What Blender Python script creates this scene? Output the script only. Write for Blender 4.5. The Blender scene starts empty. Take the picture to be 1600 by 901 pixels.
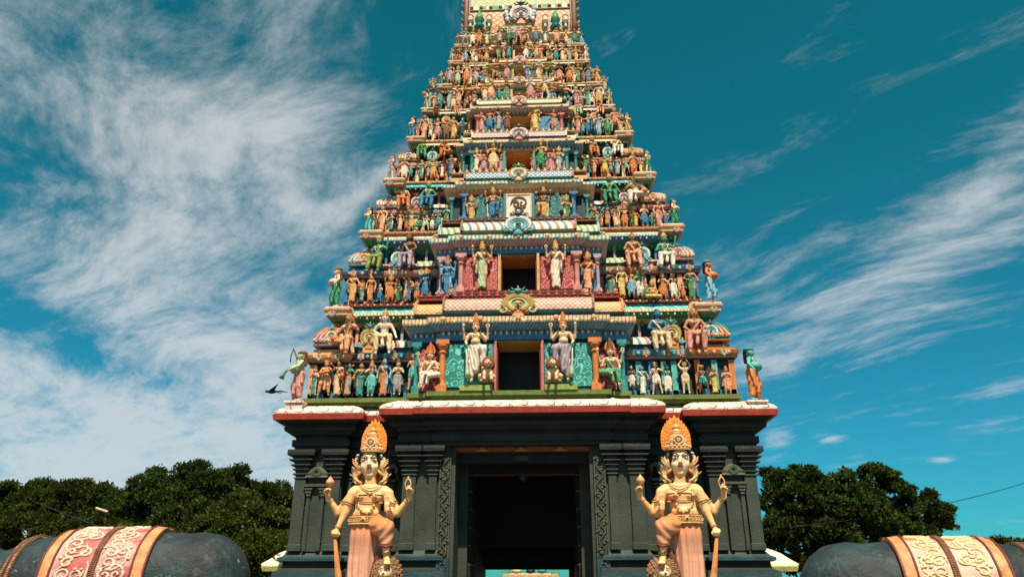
import bpy, math, random
import numpy as np
from mathutils import Vector, Matrix
R = math.radians
random.seed(7)
SC = bpy.context.scene
COL = SC.collection

# ------------------------------------------------------------------ camera
CAM_LOC = (1.0, -23.5, 1.6)
PITCH, YAW, FPX = R(22), R(2.55), 1155.0
cd = bpy.data.cameras.new('camera')
cam = bpy.data.objects.new('camera', cd)
COL.objects.link(cam)
cam.location = CAM_LOC
cam.rotation_euler = (R(90) + PITCH, 0, YAW)
cd.sensor_width = 36
cd.lens = 36 * FPX / 1600
cd.clip_start = 0.1
cd.clip_end = 5000
SC.camera = cam

# ------------------------------------------------------------------ light
SUN_EL, SUN_AZ = R(60), R(8)          # azimuth: to the right of straight behind the camera
sdir = Vector((math.sin(SUN_AZ) * math.cos(SUN_EL), -math.cos(SUN_AZ) * math.cos(SUN_EL), math.sin(SUN_EL)))
sl = bpy.data.lights.new('sun', 'SUN')
sl.energy = 5.0
sl.angle = R(0.5)
sl.color = (1.0, 0.87, 0.66)
so = bpy.data.objects.new('sun', sl)
COL.objects.link(so)
so.rotation_euler = sdir.to_track_quat('Z', 'Y').to_euler()
so.location = (0, -20, 60)
SC.view_settings.view_transform = 'Standard'
SC.view_settings.look = 'None'
SC.view_settings.gamma = 1
SC.view_settings.exposure = 0.62
SC.view_settings.use_curve_mapping = False

SKY_STR = 0.078
W = bpy.data.worlds.new('World')
SC.world = W
W.use_nodes = True


class NT:
    """small helper to write node trees"""
    def __init__(s, tree):
        s.t = tree
        tree.nodes.clear()

    def n(s, typ, ins=None, **kw):
        nd = s.t.nodes.new(typ)
        for k, v in kw.items():
            setattr(nd, k, v)
        for k, v in (ins or {}).items():
            s.put(nd.inputs[k], v)
        return nd

    def put(s, sock, v):
        if isinstance(v, bpy.types.NodeSocket):
            s.t.links.new(v, sock)
        elif isinstance(v, (tuple, list)) and len(v) == 3 and sock.type == 'RGBA':
            sock.default_value = (*v, 1)
        else:
            sock.default_value = v

    def m(s, op, a, b=0.0, c=0.0, clamp=False):
        nd = s.t.nodes.new('ShaderNodeMath')
        nd.operation = op
        nd.use_clamp = clamp
        s.put(nd.inputs[0], a); s.put(nd.inputs[1], b); s.put(nd.inputs[2], c)
        return nd.outputs[0]

    def mix(s, f, a, b, blend='MIX'):
        nd = s.t.nodes.new('ShaderNodeMix')
        nd.data_type = 'RGBA'
        nd.blend_type = blend
        s.put(nd.inputs[0], f); s.put(nd.inputs[6], a); s.put(nd.inputs[7], b)
        return nd.outputs[2]

    def noise(s, vec, scale, detail=3, rough=.55, dist=0):
        nd = s.n('ShaderNodeTexNoise', {'Vector': vec, 'Scale': scale, 'Detail': detail, 'Roughness': rough, 'Distortion': dist})
        return nd.outputs[0]

    def ramp(s, v, a, b, lo=0.0, hi=1.0):
        nd = s.n('ShaderNodeMapRange', {'Value': v, 'From Min': a, 'From Max': b, 'To Min': lo, 'To Max': hi})
        nd.interpolation_type = 'SMOOTHSTEP'
        return nd.outputs[0]


def build_world():
    t = NT(W.node_tree)
    sky = t.n('ShaderNodeTexSky', sky_type='NISHITA', sun_disc=False, sun_elevation=SUN_EL,
              sun_rotation=math.pi - SUN_AZ, altitude=0, air_density=1.0, dust_density=0.6, ozone_density=2.5)
    # the air over the bay: greener and deeper than the plain model sky
    co = t.n('ShaderNodeTexCoord').outputs['Generated']
    sp = t.n('ShaderNodeSeparateXYZ', {0: co})
    x, y, z = sp.outputs
    tc = t.mix(t.ramp(z, 0.0, 0.66), (0.115, 0.70, 0.78), (0.040, 0.80, 0.60))
    tint = t.mix(1.0, sky.outputs[0], tc, 'MULTIPLY')
    zz = t.m('MAXIMUM', z, 0.03)
    zc = t.m('ADD', zz, 0.16)
    # a high flat layer of cirrus: position on the layer
    u = t.m('DIVIDE', x, zc)
    v = t.m('DIVIDE', y, zc)
    uv = t.n('ShaderNodeCombineXYZ', {0: u, 1: v, 2: 0.0}).outputs[0]
    warp = t.n('ShaderNodeTexNoise', {'Vector': uv, 'Scale': 1.1, 'Detail': 2.0})
    wv = t.n('ShaderNodeVectorMath', {0: warp.outputs['Color'], 1: (.5, .5, .5)}, operation='SUBTRACT').outputs[0]
    wv = t.n('ShaderNodeVectorMath', {0: wv, 'Scale': 0.5}, operation='SCALE').outputs[0]
    uw = t.n('ShaderNodeVectorMath', {0: uv, 1: wv}, operation='ADD').outputs[0]
    def streak(ang, lx, ly, seed, det=7, rough=.62, vec=None):
        mp = t.n('ShaderNodeMapping', {'Vector': vec or uw, 'Location': (seed, seed * .7, seed), 'Rotation': (0, 0, R(ang)), 'Scale': (lx, ly, 1)}, vector_type='TEXTURE')
        return t.noise(mp.outputs[0], 1.0, det, rough, 0.1)
    n1 = streak(-38, .8, .36, 3.1, 8, .66)
    n2 = streak(-55, .30, .17, 9.4, 9, .70)
    n3 = streak(-30, .10, .05, 5.5, 5, .66)
    nr = streak(-44, .8, .20, 7.7, 9, .66)
    big = t.noise(uw, 0.9, 2, .5)
    az = t.m('ARCTAN2', x, y)
    el = t.m('ARCSINE', z)

    def spot(a0, e0, ra, re, tilt=0.0):
        da = t.m('SUBTRACT', az, a0)
        de = t.m('SUBTRACT', t.m('SUBTRACT', el, e0), t.m('MULTIPLY', da, tilt))
        q = t.m('ADD', t.m('POWER', t.m('ABSOLUTE', t.m('DIVIDE', da, ra)), 2.0), t.m('POWER', t.m('ABSOLUTE', t.m('DIVIDE', de, re)), 2.0))
        return t.m('EXPONENT', t.m('MULTIPLY', q, -1.0))
    # coverage: thick low on the left, broken higher up, one long streak to the right
    left = t.ramp(az, -0.14, -0.40)
    low = t.ramp(el, 0.42, 0.22)
    cov = t.m('MULTIPLY', left, t.m('MULTIPLY_ADD', low, 0.14, 0.225))
    cov = t.m('SUBTRACT', cov, t.m('MULTIPLY', spot(-.63, .275, .15, .035, -.28), 0.30))
    cov = t.m('SUBTRACT', cov, t.m('MULTIPLY', spot(-.34, .40, .07, .05), 0.16))
    cov = t.m('SUBTRACT', cov, t.m('MULTIPLY', spot(-.70, .47, .10, .05, .3), 0.14))
    cov = t.m('ADD', cov, t.m('MULTIPLY', spot(-.47, .55, .12, .07), 0.10))
    cov = t.m('ADD', cov, t.m('MULTIPLY', spot(-.27, .50, .10, .03, .9), 0.16))
    rb = t.m('MULTIPLY', spot(.62, .405, .34, .066, .38), 0.21)
    rb = t.m('ADD', rb, t.m('MULTIPLY', spot(.42, .325, .22, .07, .30), 0.15))
    rb = t.m('ADD', rb, t.m('MULTIPLY', spot(.297, .172, .022, .016), 0.26))
    rb = t.m('ADD', rb, t.m('MULTIPLY', spot(.36, .170, .020, .007), 0.26))
    rb = t.m('ADD', rb, t.m('MULTIPLY', spot(.475, .135, .014, .005), 0.24))
    rb = t.m('ADD', rb, t.m('MULTIPLY', spot(.24, .58, .14, .10), 0.02))
    rb = t.m('ADD', rb, t.m('MULTIPLY', spot(.62, .24, .12, .03, .4), 0.14))
    cov = t.m('ADD', cov, rb)
    cov = t.m('SUBTRACT', cov, t.m('MULTIPLY', t.m('MULTIPLY', t.ramp(az, 0.0, 0.12), t.ramp(el, 0.46, 0.54)), 0.05))
    side = t.ramp(az, 0.0, 0.12)
    dl = t.m('MULTIPLY_ADD', n1, 0.50, t.m('MULTIPLY', n2, 0.50))
    dr = t.m('MULTIPLY_ADD', nr, 0.60, t.m('MULTIPLY', n2, 0.40))
    dens = t.m('ADD', t.m('MULTIPLY', dl, t.m('SUBTRACT', 1.0, side)), t.m('MULTIPLY', dr, side))
    dens = t.m('MULTIPLY_ADD', t.m('SUBTRACT', n3, .5), 0.15, dens)
    dens = t.m('MULTIPLY_ADD', t.m('SUBTRACT', dens, .5), 1.3, .5)
    dd = t.m('ADD', t.m('ADD', dens, cov), t.m('MULTIPLY', t.m('SUBTRACT', big, .5), .15))
    cl = t.ramp(dd, 0.54, 0.92)
    cl = t.m('MULTIPLY', cl, 0.90)
    ccol = t.mix(t.ramp(el, 0.05, 0.6), (4.9, 5.6, 5.9), (5.0, 5.3, 5.5))
    colr = t.mix(cl, tint, ccol)
    bg = t.n('ShaderNodeBackground', {'Color': colr, 'Strength': SKY_STR})
    t.n('ShaderNodeOutputWorld', {0: bg.outputs[0]})


build_world()

# ------------------------------------------------------------------ pixel <-> world (each thing has its own real distance)
_cy, _sy, _ct, _st = math.cos(YAW), math.sin(YAW), math.cos(PITCH), math.sin(PITCH)
_R = (_cy, _sy, 0); _F = (-_sy * _ct, _cy * _ct, _st); _U = (_sy * _st, -_cy * _st, _ct)


def at(px, py, Y):
    a = (px - 800) / FPX; b = (450.5 - py) / FPX
    d = [_F[i] + a * _R[i] + b * _U[i] for i in range(3)]
    k = (Y - CAM_LOC[1]) / d[1]
    return Vector(CAM_LOC[i] + k * d[i] for i in range(3))


def xz(px, py, Y):
    p = at(px, py, Y)
    return p.x, p.z


# ------------------------------------------------------------------ materials
MATS = {}


def paint(name, rgb, rough=.55, var=.22, bump=.25, scale=5.0, dirt=.25, stripes=None, spec=.35):
    """weathered masonry paint: blotches, fine grain, washed streaks"""
    if name in MATS:
        return MATS[name]
    m = bpy.data.materials.new(name)
    m.use_nodes = True
    t = NT(m.node_tree)
    co = t.n('ShaderNodeTexCoord').outputs['Object']
    geo = t.n('ShaderNodeNewGeometry').outputs['Position']
    a = t.noise(geo, scale, 4, .6)
    lo = tuple(c * (1 - var) for c in rgb)
    hi = tuple(min(1, c * (1 + var * .6)) for c in rgb)
    base = t.mix(t.ramp(a, .3, .7), lo, hi)
    if stripes:
        base = stripes(t, co, base)
    mp = t.n('ShaderNodeMapping', {'Vector': geo, 'Scale': (6, 6, 1.1)}).outputs[0]
    d = t.noise(mp, 1.6, 4, .65)
    dirtc = tuple(c * .33 + .012 for c in rgb)
    base = t.mix(t.m('MULTIPLY', t.ramp(d, .56, .72), dirt * 1.6, clamp=True), base, dirtc)
    f = t.noise(geo, 38, 3, .6)
    f2 = t.noise(geo, 11, 3, .6)
    b0 = t.n('ShaderNodeBump', {'Height': f2, 'Strength': bump, 'Distance': .05})
    b = t.n('ShaderNodeBump', {'Height': f, 'Strength': bump, 'Distance': .014, 'Normal': b0.outputs[0]})
    p = t.n('ShaderNodeBsdfPrincipled', {'Base Color': base, 'Roughness': rough, 'Normal': b.outputs[0], 'Specular IOR Level': spec})
    t.n('ShaderNodeOutputMaterial', {0: p.outputs[0]})
    MATS[name] = m
    return m


PAL = {
    'doorway_shade': (.0015, .0015, .0015),
    'cream': (.66, .47, .27), 'white': (.70, .60, .50), 'peach': (.66, .31, .16), 'pink': (.52, .22, .18),
    'rose': (.52, .13, .12), 'orange': (.56, .175, .045), 'gold': (.56, .31, .09), 'yellow': (.62, .46, .08),
    'red': (.36, .045, .025), 'maroon': (.16, .035, .025), 'brown': (.20, .075, .035), 'tan': (.46, .23, .11),
    'teal': (.022, .24, .22), 'aqua': (.09, .38, .36), 'blue': (.035, .17, .33), 'navy': (.010, .030, .045),
    'skyblue': (.18, .38, .48), 'green': (.03, .22, .09), 'lime': (.24, .30, .07), 'olive': (.12, .16, .03),
    'dark': (.010, .017, .020), 'grey': (.30, .28, .27), 'lilac': (.36, .27, .34), 'flesh': (.66, .34, .17),
    'fair': (.70, .45, .27), 'jade': (.08, .30, .17), 'black': (.008, .008, .009), 'palegreen': (.40, .50, .30),
}


def M(c):
    if isinstance(c, bpy.types.Material):
        return c
    if c in MATS:
        return MATS[c]
    return paint(c, PAL[c])


def lattice(name, line, base, s=.22, w=.16):
    def f(t, co, b):
        sp = t.n('ShaderNodeSeparateXYZ', {0: co})
        k = 1 / s
        a1 = t.m('FRACT', t.m('MULTIPLY', t.m('ADD', sp.outputs[0], sp.outputs[2]), k))
        a2 = t.m('FRACT', t.m('MULTIPLY', t.m('SUBTRACT', sp.outputs[0], sp.outputs[2]), k))
        l = t.m('MAXIMUM', t.m('LESS_THAN', a1, w), t.m('LESS_THAN', a2, w))
        return t.mix(l, b, line)
    return paint(name, base, stripes=f)


def banded(name, line, base, s=.12, w=.4, line2=None):
    """upright painted bars along a band"""
    def f(t, co, b):
        sp = t.n('ShaderNodeSeparateXYZ', {0: co})
        q = t.m('MULTIPLY', t.m('ADD', sp.outputs[0], sp.outputs[1]), 1 / s)
        l = t.m('LESS_THAN', t.m('FRACT', q), w)
        c = t.mix(l, b, line)
        if line2:
            l2 = t.m('LESS_THAN', t.m('FRACT', t.m('MULTIPLY', q, .5)), w * .3)
            c = t.mix(l2, c, line2)
        return c
    return paint(name, base, stripes=f)


def zigzag(name, line, base, s=.2, h=.16):
    def f(t, co, b):
        sp = t.n('ShaderNodeSeparateXYZ', {0: co})
        q = t.m('PINGPONG', sp.outputs[0], s / 2)
        v = t.m('FRACT', t.m('MULTIPLY', t.m('ADD', sp.outputs[2], q), 1 / h))
        return t.mix(t.m('LESS_THAN', v, .42), b, line)
    return paint(name, base, stripes=f)


def scrolly(name, line, base, s=3.2, w=.07):
    """painted curling leaf outlines"""
    def f(t, co, b):
        n = t.n('ShaderNodeTexNoise', {'Vector': co, 'Scale': s * .45, 'Detail': 1.0})
        v = t.n('ShaderNodeVectorMath', {0: n.outputs['Color'], 'Scale': .55}, operation='SCALE').outputs[0]
        v = t.n('ShaderNodeVectorMath', {0: co, 1: v}, operation='ADD').outputs[0]
        vo = t.n('ShaderNodeTexVoronoi', {'Vector': v, 'Scale': s})
        r = t.m('FRACT', t.m('MULTIPLY', vo.outputs['Distance'], 3.4))
        return t.mix(t.m('LESS_THAN', r, w * 4), b, line)
    return paint(name, base, stripes=f)


# ------------------------------------------------------------------ objects
def tag(o, label=None, cat=None, group=None, kind=None):
    if label: o['label'] = label
    if cat: o['category'] = cat
    if group: o['group'] = group
    if kind: o['kind'] = kind
    return o


def empty(name, loc=(0, 0, 0), rz=0, parent=None):
    o = bpy.data.objects.new(name, None)
    COL.objects.link(o)
    o.location = loc
    o.rotation_euler = (0, 0, rz)
    o.empty_display_size = .2
    if parent: o.parent = parent
    return o


def link(name, me, parent=None, loc=None, rz=0, scale=None):
    o = bpy.data.objects.new(name, me)
    COL.objects.link(o)
    if parent: o.parent = parent
    if loc is not None: o.location = loc
    if rz: o.rotation_euler = (0, 0, rz)
    if scale: o.scale = scale
    return o


def np_mesh(name, V, Q, mats, smooth=True, midx=None):
    """mesh from numpy vertices and quads (n,4)"""
    me = bpy.data.meshes.new(name)
    k = Q.shape[1]
    me.vertices.add(len(V)); me.vertices.foreach_set('co', np.ascontiguousarray(V, dtype=np.float32).ravel())
    me.loops.add(Q.size); me.loops.foreach_set('vertex_index', np.ascontiguousarray(Q, dtype=np.int32).ravel())
    me.polygons.add(len(Q))
    me.polygons.foreach_set('loop_start', np.arange(0, Q.size, k, dtype=np.int32))
    me.polygons.foreach_set('loop_total', np.full(len(Q), k, dtype=np.int32))
    for m_ in mats: me.materials.append(M(m_) if m_ else None)
    if midx is not None: me.polygons.foreach_set('material_index', midx.astype(np.int32))
    me.update(calc_edges=True)
    me.polygons.foreach_set('use_smooth', np.full(len(Q), smooth, dtype=bool))
    me.validate()
    return me


class MB:
    """collects shapes with material names; build() links ONE mesh object"""
    def __init__(s):
        s.v = []; s.f = []; s.m = []; s.sm = []; s.mats = []

    def mi(s, m):
        if m not in s.mats: s.mats.append(m)
        return s.mats.index(m)

    def add(s, vs, fs, m, smooth=False):
        b = len(s.v)
        s.v += [tuple(v) for v in vs]
        k = s.mi(m)
        for f in fs:
            s.f.append(tuple(b + i for i in f)); s.m.append(k); s.sm.append(smooth)

    def box(s, x0, x1, y0, y1, z0, z1, m, bev=0):
        b = min(bev, (x1 - x0) * .3, (z1 - z0) * .3)
        if b > 0:
            ps = [(z0, -b), (z0 + b, 0), (z1 - b, 0), (z1, -b)]
            s.loft([(x0, y0), (x1, y0), (x1, y1), (x0, y1)], ps, m)
            return
        v = [(x0, y0, z0), (x1, y0, z0), (x1, y1, z0), (x0, y1, z0), (x0, y0, z1), (x1, y0, z1), (x1, y1, z1), (x0, y1, z1)]
        s.add(v, [(0, 3, 2, 1), (4, 5, 6, 7), (0, 1, 5, 4), (1, 2, 6, 5), (2, 3, 7, 6), (3, 0, 4, 7)], m)

    def loft(s, poly, prof, m, cap=True):
        """rectilinear (any convex-cornered) ccw plan polygon, profile [(z, outward offset)], m one material or one per band"""
        n = len(poly)
        nr = []
        for i in range(n):
            a, b = poly[i], poly[(i + 1) % n]
            dx, dy = b[0] - a[0], b[1] - a[1]
            L = math.hypot(dx, dy) or 1
            nr.append((dy / L, -dx / L))
        rings = []
        for z, o in prof:
            r = []
            for i in range(n):
                n0, n1 = nr[i - 1], nr[i]
                k = 1 / max(.3, 1 + n0[0] * n1[0] + n0[1] * n1[1])
                r.append((poly[i][0] + o * (n0[0] + n1[0]) * k, poly[i][1] + o * (n0[1] + n1[1]) * k, z))
            rings.append(r)
        ml = m if isinstance(m, (list, tuple)) else [m] * (len(prof) - 1)
        for j in range(len(prof) - 1):
            vs = rings[j] + rings[j + 1]
            s.add(vs, [(i, (i + 1) % n, n + (i + 1) % n, n + i) for i in range(n)], ml[min(j, len(ml) - 1)])
        if cap:
            s.add(rings[0], [tuple(reversed(range(n)))], ml[0])
            s.add(rings[-1], [tuple(range(n))], ml[-1])

    def lathe(s, c, prof, m, n=12, sy=1.0):
        """profile [(r, z)] round the upright axis through c"""
        ml = m if isinstance(m, (list, tuple)) else [m] * (len(prof) - 1)
        for j in range(len(prof) - 1):
            vs = []
            for r, z in prof[j:j + 2]:
                for i in range(n):
                    a = 2 * math.pi * i / n
                    vs.append((c[0] + r * math.cos(a), c[1] + sy * r * math.sin(a), c[2] + z))
            s.add(vs, [(i, (i + 1) % n, n + (i + 1) % n, n + i) for i in range(n)], ml[min(j, len(ml) - 1)], True)

    def tube(s, pts, r, m, n=6, taper=None, flat=1.0):
        pts = [Vector(p) for p in pts]
        rings = []
        up = Vector((0, -1, 0))
        for i, p in enumerate(pts):
            d = (pts[min(i + 1, len(pts) - 1)] - pts[max(i - 1, 0)])
            if d.length < 1e-9: d = Vector((0, 0, 1))
            d.normalize()
            a = up - d * up.dot(d)
            if a.length < .05: a = Vector((0, 0, 1)) - d * d.z
            a.normalize()
            b = d.cross(a)
            rr = r if taper is None else r * taper[min(i, len(taper) - 1)] if isinstance(taper, list) else r * (1 + (taper - 1) * i / max(1, len(pts) - 1))
            rings += [p + (a * math.cos(2 * math.pi * k / n) * flat + b * math.sin(2 * math.pi * k / n)) * rr for k in range(n)]
        L = len(pts)
        fs = [(i * n + k, i * n + (k + 1) % n, (i + 1) * n + (k + 1) % n, (i + 1) * n + k) for i in range(L - 1) for k in range(n)]
        fs += [tuple(reversed(range(n))), tuple((L - 1) * n + k for k in range(n))]
        s.add(rings, fs, m, True)

    def plate(s, pts, y0, y1, m, side=None):
        """outline in x,z (ccw seen from the front) with thickness y0..y1"""
        n = len(pts)
        f = [(p[0], y0, p[1]) for p in pts]; b = [(p[0], y1, p[1]) for p in pts]
        s.add(f + b, [tuple(range(n)), tuple(reversed(range(n, 2 * n)))], m)
        s.add(f + b, [(i, n + i, n + (i + 1) % n, (i + 1) % n) for i in range(n)], side or m)

    def ringband(s, c, r0, r1, a0, a1, y0, y1, m, n=14, ez=1.0):
        """flat curved band in the x,z plane (angles in degrees)"""
        o = []; i_ = []
        for k in range(n + 1):
            a = R(a0 + (a1 - a0) * k / n)
            o.append((c[0] + r1 * math.cos(a), c[1] + ez * r1 * math.sin(a)))
            i_.append((c[0] + r0 * math.cos(a), c[1] + ez * r0 * math.sin(a)))
        for k in range(n):
            q = [o[k], o[k + 1], i_[k + 1], i_[k]]
            v = [(p[0], y0, p[1]) for p in q] + [(p[0], y1, p[1]) for p in q]
            s.add(v, [(0, 1, 2, 3), (0, 4, 5, 1), (2, 6, 7, 3)], m)

    def ball(s, c, r, m, n=8, sz=1.0, sx=1.0, sy=1.0):
        vs = []; fs = []
        h = max(4, n // 2 + 1)
        for j in range(h + 1):
            t = math.pi * j / h
            for i in range(n):
                a = 2 * math.pi * i / n
                vs.append((c[0] + sx * r * math.sin(t) * math.cos(a), c[1] + sy * r * math.sin(t) * math.sin(a), c[2] - sz * r * math.cos(t)))
        for j in range(h):
            for i in range(n):
                fs.append((j * n + i, j * n + (i + 1) % n, (j + 1) * n + (i + 1) % n, (j + 1) * n + i))
        s.add(vs, fs, m, True)

    def barrel(s, x0, x1, yc, z0, ry, h, m, n=10, endm=None):
        pr = [(yc - ry * math.cos(math.pi * k / n), z0 + h * math.sin(math.pi * k / n)) for k in range(n + 1)]
        v = [(x0, p[0], p[1]) for p in pr] + [(x1, p[0], p[1]) for p in pr]
        L = n + 1
        s.add(v, [(i, L + i, L + i + 1, i + 1) for i in range(n)], m, True)
        s.add(v[:L], [tuple(range(L))], endm or m)
        s.add(v[L:], [tuple(reversed(range(L)))], endm or m)

    def mesh(s, name):
        me = bpy.data.meshes.new(name)
        me.from_pydata(s.v, [], s.f)
        for m_ in s.mats: me.materials.append(M(m_))
        me.polygons.foreach_set('material_index', s.m)
        me.polygons.foreach_set('use_smooth', s.sm)
        me.update()
        return me

    def build(s, name, parent=None, loc=None, rz=0):
        return link(name, s.mesh(name), parent, loc, rz)


# ------------------------------------------------------------------ sculpting: signed distance field -> one continuous surface
class Field:
    def __init__(s, lo, hi, step):
        s.lo = np.array(lo, float); s.st = step
        s.n = np.ceil((np.array(hi, float) - s.lo) / step).astype(int) + 1
        s.a = np.full(s.n, 9.0, np.float32)

    def block(s, lo, hi):
        i0 = np.clip(np.floor((np.array(lo) - s.lo) / s.st).astype(int), 0, s.n)
        i1 = np.clip(np.ceil((np.array(hi) - s.lo) / s.st).astype(int) + 1, 0, s.n)
        if (i1 <= i0).any(): return None
        sl_ = tuple(slice(a, b) for a, b in zip(i0, i1))
        g = [s.lo[k] + s.st * np.arange(i0[k], i1[k]) for k in range(3)]
        X, Y, Z = np.meshgrid(*g, indexing='ij', sparse=True)
        return sl_, X, Y, Z

    def put(s, sl_, d, k, mode='add'):
        a = s.a[sl_]
        d = d.astype(np.float32)
        if mode == 'cut':
            s.a[sl_] = np.maximum(a, -d); return
        if k <= 0:
            s.a[sl_] = np.minimum(a, d); return
        h = np.clip(.5 + .5 * (a - d) / k, 0, 1)
        s.a[sl_] = a * (1 - h) + d * h - k * h * (1 - h)

    def cone(s, p, q, r1, r2, k=.02, sq=(1, 1, 1)):
        """tapered limb from p to q; sq squashes each axis"""
        p = np.array(p, float); q = np.array(q, float)
        pad = max(r1, r2) * 1.05 / min(sq) + k + 2 * s.st
        b = s.block(np.minimum(p, q) - pad, np.maximum(p, q) + pad)
        if b is None: return s
        sl_, X, Y, Z = b
        d = q - p
        L2 = max(1e-9, (d * d).sum())
        t = np.clip(((X - p[0]) * d[0] + (Y - p[1]) * d[1] + (Z - p[2]) * d[2]) / L2, 0, 1)
        e = np.sqrt(((X - p[0] - t * d[0]) * sq[0]) ** 2 + ((Y - p[1] - t * d[1]) * sq[1]) ** 2 + ((Z - p[2] - t * d[2]) * sq[2]) ** 2)
        s.put(sl_, e - (r1 + (r2 - r1) * t), k)
        return s

    def chain(s, pts, rs, k=.02, sq=(1, 1, 1)):
        for i in range(len(pts) - 1):
            s.cone(pts[i], pts[i + 1], rs[i], rs[i + 1], k, sq)
        return s

    def ell(s, c, r, k=.02, rot=None, mode='add'):
        r = np.array(r, float)
        pad = r.max() + k + 2 * s.st
        b = s.block(np.array(c) - pad, np.array(c) + pad)
        if b is None: return s
        sl_, X, Y, Z = b
        X = X - c[0]; Y = Y - c[1]; Z = Z - c[2]
        if rot is not None:
            m = np.array(rot.transposed() if hasattr(rot, 'transposed') else rot)
            X, Y, Z = (m[0][0] * X + m[0][1] * Y + m[0][2] * Z, m[1][0] * X + m[1][1] * Y + m[1][2] * Z, m[2][0] * X + m[2][1] * Y + m[2][2] * Z)
        e = np.sqrt((X / r[0]) ** 2 + (Y / r[1]) ** 2 + (Z / r[2]) ** 2)
        g = np.sqrt((X / r[0] ** 2) ** 2 + (Y / r[1] ** 2) ** 2 + (Z / r[2] ** 2) ** 2) + 1e-9
        s.put(sl_, e * (e - 1) / g, k, mode)
        return s

    def grid(s):
        return np.meshgrid(*[s.lo[k] + s.st * np.arange(s.n[k]) for k in range(3)], indexing='ij', sparse=True)

    def val(s, P):
        """interpolated distance at points (n,3)"""
        q = (np.atleast_2d(P) - s.lo) / s.st
        i = np.clip(np.floor(q).astype(int), 0, s.n - 2); f = np.clip(q - i, 0, 1)
        r = 0
        for a in (0, 1):
            for b in (0, 1):
                for c in (0, 1):
                    w = (f[:, 0] if a else 1 - f[:, 0]) * (f[:, 1] if b else 1 - f[:, 1]) * (f[:, 2] if c else 1 - f[:, 2])
                    r = r + w * s.a[i[:, 0] + a, i[:, 1] + b, i[:, 2] + c]
        return r

    def front(s, x, z, off=0.0, default=0.0):
        """y of the front surface at x,z"""
        ys = s.lo[1] + s.st * np.arange(0, s.n[1] - 1, .5)
        v = s.val(np.stack([np.full_like(ys, x), ys, np.full_like(ys, z)], 1)) - off
        h = np.where(v < 0)[0]
        return float(ys[h[0]]) if len(h) else default

    def mesh(s):
        a = s.a
        sg = a < 0
        nx, ny, nz = a.shape
        c = np.zeros((nx - 1, ny - 1, nz - 1), np.int8)
        for i in (0, 1):
            for j in (0, 1):
                for k in (0, 1):
                    c += sg[i:nx - 1 + i, j:ny - 1 + j, k:nz - 1 + k]
        I, J, K = np.where((c > 0) & (c < 8))
        idx = np.full(c.shape, -1, np.int64); idx[I, J, K] = np.arange(len(I))
        acc = np.zeros((len(I), 3)); cnt = np.zeros(len(I))
        cor = [(i, j, k) for i in (0, 1) for j in (0, 1) for k in (0, 1)]
        for p in cor:
            for ax in range(3):
                if p[ax]: continue
                q = list(p); q[ax] = 1
                v0 = a[I + p[0], J + p[1], K + p[2]]; v1 = a[I + q[0], J + q[1], K + q[2]]
                h = (v0 < 0) != (v1 < 0)
                t = np.where(h, v0 / np.where(h, v0 - v1, 1), 0)
                for m_ in range(3):
                    acc[:, m_] += np.where(h, p[m_] + (t if m_ == ax else 0), 0)
                cnt += h
        V = s.lo + s.st * (np.stack([I, J, K], 1) + acc / cnt[:, None])
        qs = []
        for ax in range(3):
            u, w = (ax + 1) % 3, (ax + 2) % 3
            sl0 = [slice(None)] * 3; sl1 = [slice(None)] * 3
            sl0[ax] = slice(0, -1); sl1[ax] = slice(1, None)
            for q_ in (u, w):
                sl0[q_] = slice(1, -1); sl1[q_] = slice(1, -1)
            s0 = sg[tuple(sl0)]; s1 = sg[tuple(sl1)]
            for flip, cond in ((0, s0 & ~s1), (1, ~s0 & s1)):
                E_ = np.array(np.where(cond))
                E_[u] += 1; E_[w] += 1
                def cell(du, dw):
                    e = E_.copy(); e[u] -= du; e[w] -= dw
                    return idx[e[0], e[1], e[2]]
                q = [cell(1, 1), cell(0, 1), cell(0, 0), cell(1, 0)]
                if flip: q = q[::-1]
                qs.append(np.stack(q, 1))
        Q = np.concatenate(qs)
        return V, Q[(Q >= 0).all(1)]


def field_mesh(name, F, mats, mirror=False):
    V, Q = F.mesh()
    if mirror:
        V = V * np.array([-1, 1, 1]); Q = Q[:, ::-1]
    return np_mesh(name, V, Q, mats)

# ------------------------------------------------------------------ ground and far things
g = MB()
g.box(-400, 400, -120, 600, -1, 0, 'sand_ground') if False else None
paint('sand_ground', (.12, .095, .065), rough=.9, scale=.6, bump=.5)
paint('paving', (.13, .115, .095), rough=.8, scale=1.5)
G = MB(); G.add([(-900, -300, 0), (900, -300, 0), (900, 1500, 0), (-900, 1500, 0)], [(0, 1, 2, 3)], 'sand_ground')
tag(G.build('ground'), kind='structure')
G = MB(); G.add([(-6, -40, .004), (6.5, -40, .004), (6.5, 60, .004), (-6, 60, .004)], [(0, 1, 2, 3)], 'paving')
tag(G.build('path'), kind='structure')

# ------------------------------------------------------------------ gateway: granite base
paint('granite', (.036, .049, .038), rough=.7, var=.28, bump=.3, scale=1.1, dirt=.5)
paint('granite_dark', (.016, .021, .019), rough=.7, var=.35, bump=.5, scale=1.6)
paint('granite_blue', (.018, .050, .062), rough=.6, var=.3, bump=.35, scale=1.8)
paint('granite_relief', (.065, .07, .046), rough=.7, var=.3, bump=.5, scale=3)
paint('soffit_orange', (.26, .085, .03), rough=.7)
paint('passage', (.014, .018, .019), rough=.9)


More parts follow.
